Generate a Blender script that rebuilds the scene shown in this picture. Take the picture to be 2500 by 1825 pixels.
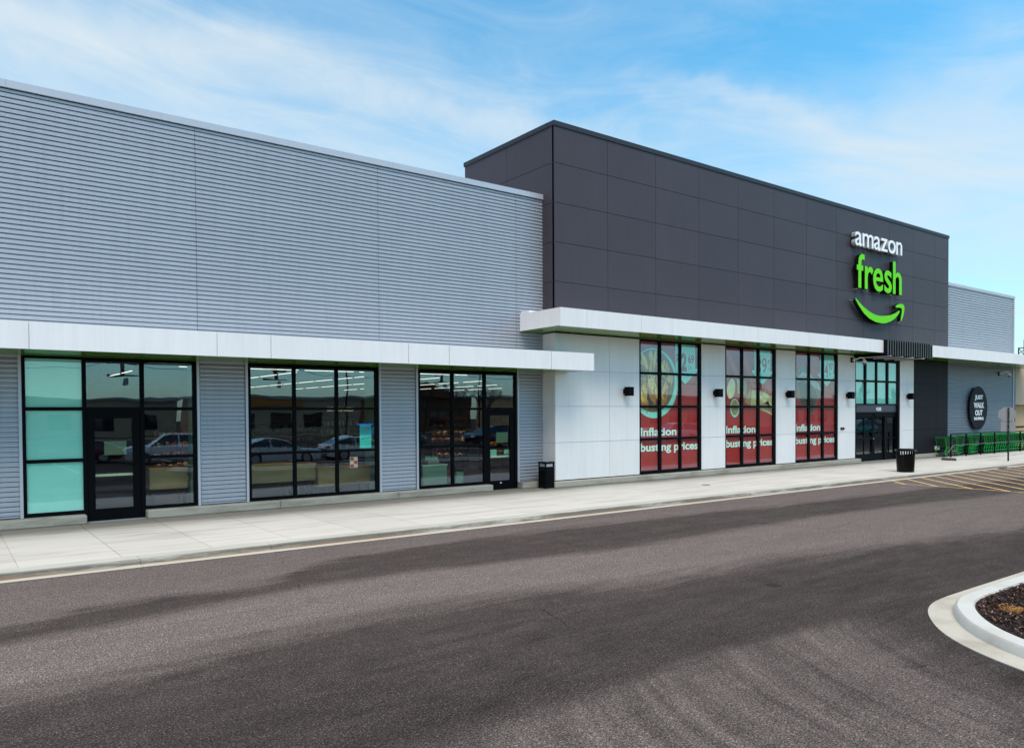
import bpy, bmesh, math, random
from mathutils import Vector, Matrix
random.seed(7)
sc = bpy.context.scene
COL = sc.collection
R = math.radians
for o in list(bpy.data.objects): bpy.data.objects.remove(o)

# ------------------------------------------------------------------ camera
F, YAW, PITCH, ROLL, SH = 1868.993, 0.6430192, -0.0197171, 0.0061140, 133.2288
c_, s_ = math.cos, math.sin
Rz = Matrix(((c_(YAW), s_(YAW), 0), (-s_(YAW), c_(YAW), 0), (0, 0, 1)))
Rx = Matrix(((1, 0, 0), (0, c_(PITCH), -s_(PITCH)), (0, s_(PITCH), c_(PITCH))))
Ry = Matrix(((c_(ROLL), 0, s_(ROLL)), (0, 1, 0), (-s_(ROLL), 0, c_(ROLL))))
RR = Rz @ Rx @ Ry
cd = bpy.data.cameras.new('camera'); cam = bpy.data.objects.new('camera', cd); COL.objects.link(cam)
M = Matrix((RR.col[0], RR.col[2], -RR.col[1])).transposed().to_4x4()
M.translation = (0, 0, 2.6)
cam.matrix_world = M
cd.sensor_width = 36; cd.sensor_fit = 'HORIZONTAL'; cd.lens = F*36/2500; cd.shift_y = SH/2500
cd.clip_end = 3000; cd.clip_start = 0.1
sc.camera = cam

# ------------------------------------------------------------------ light
SUN_EL, SUN_AZ = 56, -30       # azimuth of the sun measured from -Y (towards the viewer) to -X
vs = sc.view_settings
vs.view_transform = 'Standard'; vs.look = 'None'; vs.exposure = 0.5; vs.gamma = 1
sc.cycles.max_bounces = 7; sc.cycles.transparent_max_bounces = 16
sc.cycles.use_denoising = True
sc.cycles.sample_clamp_indirect = 4
w = bpy.data.worlds.new("World"); sc.world = w; w.use_nodes = True
nt = w.node_tree; nt.nodes.clear()
def N(nt, t, **k):
    n = nt.nodes.new(t)
    for a, b in k.items():
        if a == 'ins':
            for i, v in b.items(): n.inputs[i].default_value = v
        else: setattr(n, a, b)
    return n
def ramp(nt, stops, inp, interp='LINEAR'):
    n = nt.nodes.new('ShaderNodeValToRGB'); cr = n.color_ramp; cr.interpolation = interp
    while len(cr.elements) < len(stops): cr.elements.new(0.5)
    for e, (p, c) in zip(cr.elements, stops):
        e.position = p; e.color = (c, c, c, 1) if isinstance(c, (int, float)) else (*c, 1)
    if inp is not None: nt.links.new(inp, n.inputs[0])
    return n
def mth(nt, op, a, b=None, c=None, clamp=False):
    n = nt.nodes.new('ShaderNodeMath'); n.operation = op; n.use_clamp = clamp
    for i, v in enumerate((a, b, c)):
        if v is None: continue
        if isinstance(v, (int, float)): n.inputs[i].default_value = v
        else: nt.links.new(v, n.inputs[i])
    return n.outputs[0]
def mixc(nt, f, a, b, mode='MIX'):
    n = nt.nodes.new('ShaderNodeMix'); n.data_type = 'RGBA'; n.blend_type = mode
    for i, v in ((0, f), (6, a), (7, b)):
        if isinstance(v, (int, float)): n.inputs[i].default_value = v
        elif isinstance(v, tuple): n.inputs[i].default_value = (*v, 1)
        else: nt.links.new(v, n.inputs[i])
    return n.outputs[2]

sky = N(nt, 'ShaderNodeTexSky', sky_type='NISHITA', sun_disc=False, sun_elevation=R(SUN_EL),
        sun_rotation=R(180+SUN_AZ), air_density=1.0, dust_density=0.6, ozone_density=2.0, altitude=100)
tc = N(nt, 'ShaderNodeTexCoord')
sx = N(nt, 'ShaderNodeSeparateXYZ'); nt.links.new(tc.outputs['Generated'], sx.inputs[0])
az = mth(nt, 'ARCTAN2', sx.outputs[0], sx.outputs[1]); el = mth(nt, 'ARCSINE', sx.outputs[2])
nd = N(nt, 'ShaderNodeTexNoise', ins={'Scale': 3.2, 'Detail': 5, 'Roughness': 0.6}); nt.links.new(tc.outputs['Generated'], nd.inputs[0])
sep = N(nt, 'ShaderNodeSeparateColor'); nt.links.new(nd.outputs['Color'], sep.inputs[0])
azd = mth(nt, 'ADD', az, mth(nt, 'MULTIPLY', mth(nt, 'SUBTRACT', sep.outputs[0], 0.5), 0.30))
eld = mth(nt, 'ADD', el, mth(nt, 'MULTIPLY', mth(nt, 'SUBTRACT', sep.outputs[1], 0.5), 0.16))
def bank(cx, cy, sx_, sy_, rot, amp):
    dx = mth(nt, 'SUBTRACT', azd, cx); dy = mth(nt, 'SUBTRACT', eld, cy); c, s = math.cos(rot), math.sin(rot)
    u = mth(nt, 'DIVIDE', mth(nt, 'ADD', mth(nt, 'MULTIPLY', dx, c), mth(nt, 'MULTIPLY', dy, s)), sx_)
    v = mth(nt, 'DIVIDE', mth(nt, 'SUBTRACT', mth(nt, 'MULTIPLY', dy, c), mth(nt, 'MULTIPLY', dx, s)), sy_)
    q = mth(nt, 'ADD', mth(nt, 'MULTIPLY', u, u), mth(nt, 'MULTIPLY', v, v))
    return mth(nt, 'MULTIPLY', mth(nt, 'POWER', 2.718, mth(nt, 'MULTIPLY', q, -1.0)), amp)
cb = N(nt, 'ShaderNodeCombineXYZ'); nt.links.new(az, cb.inputs[0]); nt.links.new(mth(nt, 'ADD', el, mth(nt, 'MULTIPLY', az, 0.12)), cb.inputs[1])
mp = N(nt, 'ShaderNodeMapping'); mp.inputs['Scale'].default_value = (2.6, 11.0, 1); mp.inputs['Location'].default_value = (4.1, 2.2, 0)
nt.links.new(cb.outputs[0], mp.inputs[0])
n1 = N(nt, 'ShaderNodeTexNoise', ins={'Scale': 1.3, 'Detail': 10, 'Roughness': 0.62, 'Distortion': 1.1}); nt.links.new(mp.outputs[0], n1.inputs[0])
cov0 = None
for g_ in ((0.06, 0.395, 0.26, 0.034, -0.03, 0.42), (0.36, 0.398, 0.20, 0.032, -0.12, 0.27), (0.66, 0.362, 0.17, 0.028, -0.17, 0.28), (0.55, 0.43, 0.30, 0.03, -0.05, 0.08), (0.20, 0.335, 0.55, 0.050, -0.06, 0.26),
           (1.12, 0.30, 0.20, 0.055, -0.25, 0.30), (1.24, 0.36, 0.12, 0.05, -0.2, 0.22), (0.90, 0.362, 0.14, 0.016, -0.22, 0.24), (1.0, 0.41, 0.30, 0.050, 0.1, -0.22), (1.2, 0.2, 0.5, 0.10, 0, 0.08), (2.5, 0.3, 1.0, 0.5, 0, -0.30), (3.14, 0.2, 0.7, 0.45, 0, -0.34)):
    t_ = bank(*g_); cov0 = t_ if cov0 is None else mth(nt, 'ADD', cov0, t_)
haze_ = ramp(nt, [(0.0, 0.45), (0.22, 0.26), (0.36, 0.08), (0.5, 0.0)], sx.outputs[2])
cl = mth(nt, 'ADD', mth(nt, 'ADD', mth(nt, 'MULTIPLY', mth(nt, 'SUBTRACT', n1.outputs[0], 0.5), 0.80), 0.37), mth(nt, 'ADD', cov0, haze_.outputs[0]))
cm = ramp(nt, [(0.18, 0.03), (0.45, 0.25), (0.72, 0.62), (1.05, 0.95)], cl)
skc = N(nt, 'ShaderNodeHueSaturation', ins={'Saturation': 1.25, 'Value': 1.0, 'Hue': 0.485}); nt.links.new(sky.outputs[0], skc.inputs['Color'])
skm = N(nt, 'ShaderNodeVectorMath', operation='SCALE'); nt.links.new(skc.outputs[0], skm.inputs[0]); skm.inputs['Scale'].default_value = 0.15
skt = mixc(nt, 1.0, skm.outputs[0], (0.75, 1.12, 1.12), 'MULTIPLY')
hi = ramp(nt, [(0.45, 1.0), (0.85, 2.6)], sx.outputs[2])
hic = ramp(nt, [(0.45, (1.0, 1.0, 1.0)), (0.85, (2.55, 2.28, 2.08))], sx.outputs[2])  # cloud brightened high above the view as added fill light
cloud = mixc(nt, 1.0, (0.52, 0.592, 0.638), hic.outputs[0], 'MULTIPLY')
cov = mth(nt, 'MAXIMUM', cm.outputs[0], ramp(nt, [(0.50, 0.0), (0.75, 0.85)], sx.outputs[2]).outputs[0])  # unseen overhead cloud added for neutral fill light
col = mixc(nt, cov, skt, cloud)
bg = N(nt, 'ShaderNodeBackground', ins={'Strength': 1.0}); nt.links.new(col, bg.inputs[0])
wo = N(nt, 'ShaderNodeOutputWorld'); nt.links.new(bg.outputs[0], wo.inputs[0])

sd = bpy.data.lights.new('sun', 'SUN'); so = bpy.data.objects.new('sun', sd); COL.objects.link(so)
sd.energy = 1.9; sd.angle = R(32); sd.color = (1.0, 0.93, 0.85)
sdir = Vector((math.sin(R(SUN_AZ))*math.cos(R(SUN_EL)), -math.cos(R(SUN_AZ))*math.cos(R(SUN_EL)), math.sin(R(SUN_EL))))
so.rotation_euler = sdir.to_track_quat('Z', 'Y').to_euler(); so.location = (0, -20, 40)

# ------------------------------------------------------------------ materials
def mat(name, base, rough=0.6, metal=0.0, coat=0.0, spec=0.5, noise=None, bump=None, emit=None, coat_ior=1.5):
    m = bpy.data.materials.new(name); m.use_nodes = True; t = m.node_tree
    b = t.nodes['Principled BSDF']
    b.inputs['Base Color'].default_value = (*base, 1); b.inputs['Roughness'].default_value = rough
    b.inputs['Metallic'].default_value = metal; b.inputs['Coat Weight'].default_value = coat
    b.inputs['Coat IOR'].default_value = coat_ior; b.inputs['Coat Roughness'].default_value = 0.02
    b.inputs['Specular IOR Level'].default_value = spec
    g = None
    if noise or bump:
        g = N(t, 'ShaderNodeNewGeometry')
    if noise:   # (scale, amount, stretch xyz)
        mpn = N(t, 'ShaderNodeMapping'); mpn.inputs['Scale'].default_value = noise[2] if len(noise) > 2 else (1, 1, 1)
        t.links.new(g.outputs['Position'], mpn.inputs[0])
        nn = N(t, 'ShaderNodeTexNoise', ins={'Scale': noise[0], 'Detail': 6, 'Roughness': 0.6}); t.links.new(mpn.outputs[0], nn.inputs[0])
        k = noise[1]
        r = ramp(t, [(0.3, 1-k), (0.7, 1+k)], nn.outputs[0])
        r.color_ramp.elements[1].color = (1, 1, 1, 1)
        t.links.new(mixc(t, 1.0, tuple(min(1, c*(1+k/2)) for c in base), r.outputs[0], 'MULTIPLY'), b.inputs['Base Color'])
    if bump:
        nb = N(t, 'ShaderNodeTexNoise', ins={'Scale': bump[0], 'Detail': 4}); t.links.new(g.outputs['Position'], nb.inputs[0])
        bp = N(t, 'ShaderNodeBump', ins={'Strength': bump[1], 'Distance': bump[2] if len(bump) > 2 else 0.01}); t.links.new(nb.outputs[0], bp.inputs['Height'])
        t.links.new(bp.outputs[0], b.inputs['Normal'])
    if emit:
        b.inputs['Emission Color'].default_value = (*emit[0], 1); b.inputs['Emission Strength'].default_value = emit[1]
    return m
MT = {}
MT['rib'] = mat('rib_metal', (0.40, 0.415, 0.465), 0.45, 0.2, spec=0.4, noise=(0.7, 0.06, (0.2, 1, 3)))
MT['trimgrey'] = mat('grey_trim', (0.44, 0.45, 0.50), 0.42, 0.2, noise=(1.2, 0.05))
MT['charcoal'] = mat('charcoal_panel', (0.060, 0.050, 0.061), 0.5, 0.0, spec=0.2, noise=(0.5, 0.10), bump=(3, 0.05, 0.02))
MT['charcoal_cap'] = mat('charcoal_coping', (0.026, 0.026, 0.034), 0.5, spec=0.3)
MT['whitepanel'] = mat('white_panel', (0.73, 0.70, 0.69), 0.6, noise=(0.6, 0.06), bump=(2, 0.04, 0.02))
MT['fascia'] = mat('fascia_white', (0.76, 0.725, 0.725), 0.5, noise=(1.6, 0.06, (2.2, 2.2, 0.35)))
MT['green_soffit'] = mat('green_soffit', (0.075, 0.21, 0.012), 0.25, coat=0.35)
MT['frame'] = mat('black_aluminium', (0.003, 0.003, 0.004), 0.5, spec=0.05)
MT['black'] = mat('black_plain', (0.004, 0.004, 0.005), 0.6, spec=0.1)
MT['blackgloss'] = mat('black_gloss', (0.003, 0.003, 0.003), 0.22, spec=0.14, bump=(14, 0.1, 0.004))
MT['teal'] = mat('teal_film', (0.30, 0.75, 0.60), 0.5, noise=(0.9, 0.10), emit=None)
MT['red'] = mat('red_print', (0.41, 0.018, 0.012), 0.6, noise=(0.8, 0.15))
MT['redstripe'] = mat('red_print_light', (0.50, 0.060, 0.040), 0.6)
MT['mint'] = mat('mint_print', (0.30, 0.80, 0.62), 0.6)
MT['mintpale'] = mat('mint_pale_print', (0.72, 0.95, 0.80), 0.6)
MT['paper'] = mat('white_paint', (0.85, 0.85, 0.85), 0.45)
MT['white_letter'] = mat('white_letter_face', (0.86, 0.86, 0.86), 0.35)
MT['green_face'] = mat('green_letter_face', (0.135, 0.66, 0.008), 0.5, spec=0.15)
MT['darkred'] = mat('dark_red_print', (0.30, 0.03, 0.035), 0.6)
MT['asph_line'] = mat('yellow_paint', (0.72, 0.46, 0.15), 0.7, noise=(7, 0.55))
MT['tile'] = mat('store_floor', (0.07, 0.075, 0.075), 0.3)
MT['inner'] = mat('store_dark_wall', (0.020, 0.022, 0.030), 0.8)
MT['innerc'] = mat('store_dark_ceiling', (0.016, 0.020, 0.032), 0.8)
MT['lamp'] = mat('lit_tube', (0.8, 0.8, 0.8), 0.5, emit=((0.93, 0.97, 1.0), 1.4))
MT['warm'] = mat('lit_shelf_edge', (0.8, 0.6, 0.4), 0.5, emit=((1.0, 0.66, 0.36), 9.0))
MT['wood'] = mat('pale_wood', (0.38, 0.30, 0.15), 0.5, noise=(2.0, 0.2, (1, 1, 9)))
MT['woodtop'] = mat('orange_wood', (0.7, 0.30, 0.10), 0.4)
MT['teal_box'] = mat('teal_laminate', (0.14, 0.34, 0.28), 0.4, noise=(2, .15))
MT['steel'] = mat('galvanised', (0.45, 0.45, 0.45), 0.45, 0.6)
MT['signback'] = mat('sign_back_aluminium', (0.34, 0.32, 0.32), 0.45, 0.5, noise=(6, .1))
MT['cartgreen'] = mat('cart_green', (0.004, 0.22, 0.03), 0.4, spec=0.3)
MT['cartdark'] = mat('cart_dark_green', (0.002, 0.055, 0.012), 0.4)
MT['tyre'] = mat('tyre_rubber', (0.015, 0.015, 0.015), 0.8)
MT['carglass'] = mat('car_glass', (0.012, 0.016, 0.02), 0.05, coat=1.0)
MT['beige'] = mat('beige_stucco', (0.46, 0.36, 0.26), 0.85, noise=(3, 0.08), bump=(40, 0.2, 0.005))
MT['tan'] = mat('tan_stucco', (0.50, 0.34, 0.19), 0.85, noise=(2, 0.08))
MT['bark'] = mat('bark', (0.06, 0.045, 0.035), 0.9)
MT['polewood'] = mat('pole_wood', (0.075, 0.055, 0.045), 0.9)

def panel_tones(m, x0, dx, z0, dz, amt, drip=0.0):
    '''each panel of the wall its own slight tone, plus faint rain streaks'''
    t = m.node_tree; b = t.nodes['Principled BSDF']; g = N(t, 'ShaderNodeNewGeometry'); s = N(t, 'ShaderNodeSeparateXYZ'); t.links.new(g.outputs['Position'], s.inputs[0])
    i = mth(t, 'FLOOR', mth(t, 'DIVIDE', mth(t, 'SUBTRACT', s.outputs[0], x0), dx)); j = mth(t, 'FLOOR', mth(t, 'DIVIDE', mth(t, 'SUBTRACT', s.outputs[2], z0), dz))
    wn = N(t, 'ShaderNodeTexWhiteNoise', noise_dimensions='1D'); t.links.new(mth(t, 'ADD', mth(t, 'MULTIPLY', i, 7.31), mth(t, 'MULTIPLY', j, 3.77)), wn.inputs['W'])
    f = ramp(t, [(0, 1-amt), (1, 1.0)], wn.outputs['Value']).outputs[0]
    src = b.inputs['Base Color'].links[0].from_socket if b.inputs['Base Color'].links else None
    base = src if src else tuple(b.inputs['Base Color'].default_value[:3])
    out = mixc(t, 1.0, base, f, 'MULTIPLY')
    if drip:
        mp_ = N(t, 'ShaderNodeMapping'); mp_.inputs['Scale'].default_value = (9, 9, 0.5); t.links.new(g.outputs['Position'], mp_.inputs[0])
        n = N(t, 'ShaderNodeTexNoise', ins={'Scale': 1.0, 'Detail': 5, 'Roughness': 0.7}); t.links.new(mp_.outputs[0], n.inputs[0])
        out = mixc(t, 1.0, out, ramp(t, [(0.35, 1-drip), (0.55, 1.0)], n.outputs[0]).outputs[0], 'MULTIPLY')
    t.links.new(out, b.inputs['Base Color'])
panel_tones(MT['charcoal'], 17.25, 2.565, 5.83, 1.37, 0.12, 0.06)
panel_tones(MT['whitepanel'], 17.25, 2.62, 0.29, 1.273, 0.05, 0.05)
panel_tones(MT['fascia'], 1.565, 3.9, -5, 30, 0.05, 0.035)
panel_tones(MT['rib'], 0.2, 5.3, -5, 30, 0.06, 0.07)
def glass_mat(name, tint, ior=1.75, body=0.0):
    m = bpy.data.materials.new(name); m.use_nodes = True; t = m.node_tree; t.nodes.clear()
    g = N(t, 'ShaderNodeNewGeometry')
    dt = N(t, 'ShaderNodeVectorMath', operation='DOT_PRODUCT'); t.links.new(g.outputs['Normal'], dt.inputs[0]); t.links.new(g.outputs['Incoming'], dt.inputs[1])
    f0 = ((ior-1)/(ior+1))**2
    fz = mth(t, 'ADD', f0, mth(t, 'MULTIPLY', mth(t, 'POWER', mth(t, 'SUBTRACT', 1.0, mth(t, 'ABSOLUTE', dt.outputs['Value'])), 5.0), 1-f0))
    nb = N(t, 'ShaderNodeTexNoise', ins={'Scale': 0.9, 'Detail': 1}); t.links.new(g.outputs['Position'], nb.inputs[0])
    bp = N(t, 'ShaderNodeBump', ins={'Strength': 0.12, 'Distance': 0.02}); t.links.new(nb.outputs[0], bp.inputs['Height'])
    gl = N(t, 'ShaderNodeBsdfGlossy', ins={'Roughness': 0.0, 'Color': (0.64, 0.78, 1, 1)}); t.links.new(bp.outputs[0], gl.inputs['Normal'])
    tr = N(t, 'ShaderNodeBsdfTransparent', ins={'Color': (*tint, 1)})
    mx = N(t, 'ShaderNodeMixShader'); t.links.new(fz, mx.inputs[0]); t.links.new(tr.outputs[0], mx.inputs[1]); t.links.new(gl.outputs[0], mx.inputs[2])
    o = N(t, 'ShaderNodeOutputMaterial'); t.links.new(mx.outputs[0], o.inputs[0]); return m
MT['glass'] = glass_mat('window_glass', (0.90, 0.90, 0.82), 1.85)
MT['glassclear'] = glass_mat('clear_window_glass', (0.97, 0.99, 0.98), 1.72)

def asphalt_mat():
    m = bpy.data.materials.new('asphalt'); m.use_nodes = True; t = m.node_tree; b = t.nodes['Principled BSDF']
    g = N(t, 'ShaderNodeNewGeometry'); P = g.outputs['Position']
    s = N(t, 'ShaderNodeSeparateXYZ'); t.links.new(P, s.inputs[0])
    mpn = N(t, 'ShaderNodeMapping'); mpn.inputs['Scale'].default_value = (0.16, 0.55, 1); mpn.inputs['Location'].default_value = (3.1, 1.3, 0); t.links.new(P, mpn.inputs[0])
    nn = N(t, 'ShaderNodeTexNoise', ins={'Scale': 1.0, 'Detail': 5, 'Roughness': 0.55, 'Distortion': 0.3}); t.links.new(mpn.outputs[0], nn.inputs[0])
    mp2 = N(t, 'ShaderNodeMapping'); mp2.inputs['Scale'].default_value = (0.45, 2.6, 1); t.links.new(P, mp2.inputs[0])
    n3 = N(t, 'ShaderNodeTexNoise', ins={'Scale': 1.0, 'Detail': 7, 'Roughness': 0.68, 'Distortion': 0.6}); t.links.new(mp2.outputs[0], n3.inputs[0])
    yd = mth(t, 'ADD', s.outputs[1], mth(t, 'MULTIPLY', mth(t, 'SUBTRACT', nn.outputs[0], 0.5), 0.9))
    yd = mth(t, 'ADD', yd, mth(t, 'MULTIPLY', mth(t, 'SUBTRACT', n3.outputs[0], 0.5), 1.0))
    def curve(pts):
        n = t.nodes.new('ShaderNodeFloatCurve'); c = n.mapping.curves[0]
        pts = [(max(0, (x+2)/42), y/16) for x, y in pts]
        while len(c.points) < len(pts): c.points.new(0.5, 0.5)
        for p, q in zip(c.points, pts): p.location = q
        n.mapping.update(); t.links.new(mth(t, 'DIVIDE', mth(t, 'ADD', s.outputs[0], 2.0), 42.0, clamp=True), n.inputs['Value'])
        return mth(t, 'MULTIPLY', n.outputs[0], 16.0)
    def edge(a_, b_, w_): return mth(t, 'ADD', mth(t, 'DIVIDE', mth(t, 'SUBTRACT', a_, b_), w_), 0.5, clamp=True)
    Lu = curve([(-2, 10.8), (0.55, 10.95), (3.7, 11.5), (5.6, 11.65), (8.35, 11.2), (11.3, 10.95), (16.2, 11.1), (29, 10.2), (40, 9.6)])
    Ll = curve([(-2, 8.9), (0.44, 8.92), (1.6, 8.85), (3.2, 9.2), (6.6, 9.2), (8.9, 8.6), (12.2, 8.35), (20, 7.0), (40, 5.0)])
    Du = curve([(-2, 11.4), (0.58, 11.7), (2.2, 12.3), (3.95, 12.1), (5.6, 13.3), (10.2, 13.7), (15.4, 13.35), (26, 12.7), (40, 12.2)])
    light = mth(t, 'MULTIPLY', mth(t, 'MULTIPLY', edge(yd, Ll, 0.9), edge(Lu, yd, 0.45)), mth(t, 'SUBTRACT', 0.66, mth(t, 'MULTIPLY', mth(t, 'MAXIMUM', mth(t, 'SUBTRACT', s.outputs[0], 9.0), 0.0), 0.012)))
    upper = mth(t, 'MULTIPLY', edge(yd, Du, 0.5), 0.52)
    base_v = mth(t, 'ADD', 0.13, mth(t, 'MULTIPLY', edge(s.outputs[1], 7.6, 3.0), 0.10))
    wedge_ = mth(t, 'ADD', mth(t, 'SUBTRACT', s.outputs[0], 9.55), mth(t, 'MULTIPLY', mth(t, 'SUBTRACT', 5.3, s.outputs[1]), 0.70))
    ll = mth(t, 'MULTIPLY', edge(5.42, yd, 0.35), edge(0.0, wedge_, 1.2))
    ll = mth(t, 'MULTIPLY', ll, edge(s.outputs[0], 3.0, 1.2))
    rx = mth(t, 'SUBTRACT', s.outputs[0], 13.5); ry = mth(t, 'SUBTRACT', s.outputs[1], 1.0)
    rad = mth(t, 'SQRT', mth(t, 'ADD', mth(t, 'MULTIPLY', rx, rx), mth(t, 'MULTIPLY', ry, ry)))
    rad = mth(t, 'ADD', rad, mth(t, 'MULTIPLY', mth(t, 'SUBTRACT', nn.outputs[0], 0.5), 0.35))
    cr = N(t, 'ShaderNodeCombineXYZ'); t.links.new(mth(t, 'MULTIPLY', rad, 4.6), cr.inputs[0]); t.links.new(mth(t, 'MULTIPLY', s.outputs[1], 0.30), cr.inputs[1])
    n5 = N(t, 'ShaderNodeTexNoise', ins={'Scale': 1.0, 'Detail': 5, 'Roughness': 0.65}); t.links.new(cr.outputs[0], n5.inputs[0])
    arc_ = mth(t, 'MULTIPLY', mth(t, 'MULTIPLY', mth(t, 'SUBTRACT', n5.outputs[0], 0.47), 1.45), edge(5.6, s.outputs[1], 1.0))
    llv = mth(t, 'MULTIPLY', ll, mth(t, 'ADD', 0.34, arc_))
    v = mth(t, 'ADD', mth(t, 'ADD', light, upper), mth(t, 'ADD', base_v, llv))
    v = mth(t, 'ADD', v, mth(t, 'MULTIPLY', mth(t, 'SUBTRACT', n3.outputs[0], 0.5), 0.55), clamp=True)
    nb_ = N(t, 'ShaderNodeTexNoise', ins={'Scale': 2.2, 'Detail': 4, 'Roughness': 0.7}); t.links.new(P, nb_.inputs[0])
    v = mth(t, 'ADD', v, mth(t, 'MULTIPLY', mth(t, 'SUBTRACT', nb_.outputs[0], 0.5), 0.30), clamp=True)
    vs1 = N(t, 'ShaderNodeTexVoronoi', ins={'Scale': 0.42, 'Randomness': 1.0}); t.links.new(P, vs1.inputs[0])
    spot = ramp(t, [(0.0, 0.35), (0.035, 0.22), (0.075, 0.0)], mth(t, 'ADD', vs1.outputs['Distance'], mth(t, 'MULTIPLY', mth(t, 'SUBTRACT', nb_.outputs[0], 0.5), 0.10)))
    v = mth(t, 'SUBTRACT', v, spot.outputs[0], clamp=True)
    ck = N(t, 'ShaderNodeTexVoronoi', feature='DISTANCE_TO_EDGE', ins={'Scale': 0.16}); 
    wv = N(t, 'ShaderNodeVectorMath', operation='ADD'); t.links.new(P, wv.inputs[0])
    sc3 = N(t, 'ShaderNodeVectorMath', operation='SCALE'); t.links.new(nb_.outputs['Color'], sc3.inputs[0]); sc3.inputs['Scale'].default_value = 0.55
    t.links.new(sc3.outputs[0], wv.inputs[1]); t.links.new(wv.outputs[0], ck.inputs[0])
    crk = mth(t, 'MULTIPLY', ramp(t, [(0.0, 1.0), (0.0016, 0.8), (0.0035, 0.0)], ck.outputs['Distance']).outputs[0], edge(nn.outputs[0], 0.52, 0.06))
    v = mth(t, 'SUBTRACT', v, mth(t, 'MULTIPLY', crk, 0.35), clamp=True)
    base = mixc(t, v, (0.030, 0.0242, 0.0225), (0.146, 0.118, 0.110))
    lip = mth(t, 'MULTIPLY', edge(s.outputs[1], 14.885, 0.03), edge(14.95, s.outputs[1], 0.03))
    base = mixc(t, mth(t, 'MULTIPLY', lip, 0.8), base, (0.012, 0.010, 0.010))
    # aggregate
    vo = N(t, 'ShaderNodeTexVoronoi', ins={'Scale': 95.0}); t.links.new(P, vo.inputs[0])
    sp = N(t, 'ShaderNodeTexNoise', ins={'Scale': 55.0, 'Detail': 4, 'Roughness': 0.8}); t.links.new(P, sp.inputs[0])
    r1 = ramp(t, [(0.30, 0.10), (0.5, 0.90), (0.66, 2.8)], sp.outputs[0]); 
    sepc = N(t, 'ShaderNodeSeparateColor'); t.links.new(vo.outputs['Color'], sepc.inputs[0])
    r2 = ramp(t, [(0.0, 0.6), (0.8, 1.1), (0.97, 1.6), (1.0, 2.6)], sepc.outputs[0])
    base = mixc(t, 1.0, base, r1.outputs[0], 'MULTIPLY'); base = mixc(t, 0.8, base, r2.outputs[0], 'MULTIPLY')
    sp2 = N(t, 'ShaderNodeTexNoise', ins={'Scale': 20.0, 'Detail': 5, 'Roughness': 0.85}); t.links.new(P, sp2.inputs[0])
    base = mixc(t, 1.0, base, ramp(t, [(0.33, 0.70), (0.5, 0.97), (0.67, 1.3)], sp2.outputs[0]).outputs[0], 'MULTIPLY')
    t.links.new(base, b.inputs['Base Color']); b.inputs['Roughness'].default_value = 0.95
    b.inputs['Specular IOR Level'].default_value = 0.05
    bp = N(t, 'ShaderNodeBump', ins={'Strength': 0.5, 'Distance': 0.006}); t.links.new(sp.outputs[0], bp.inputs['Height']); t.links.new(bp.outputs[0], b.inputs['Normal'])
    return m
MT['asphalt'] = asphalt_mat()

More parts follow.
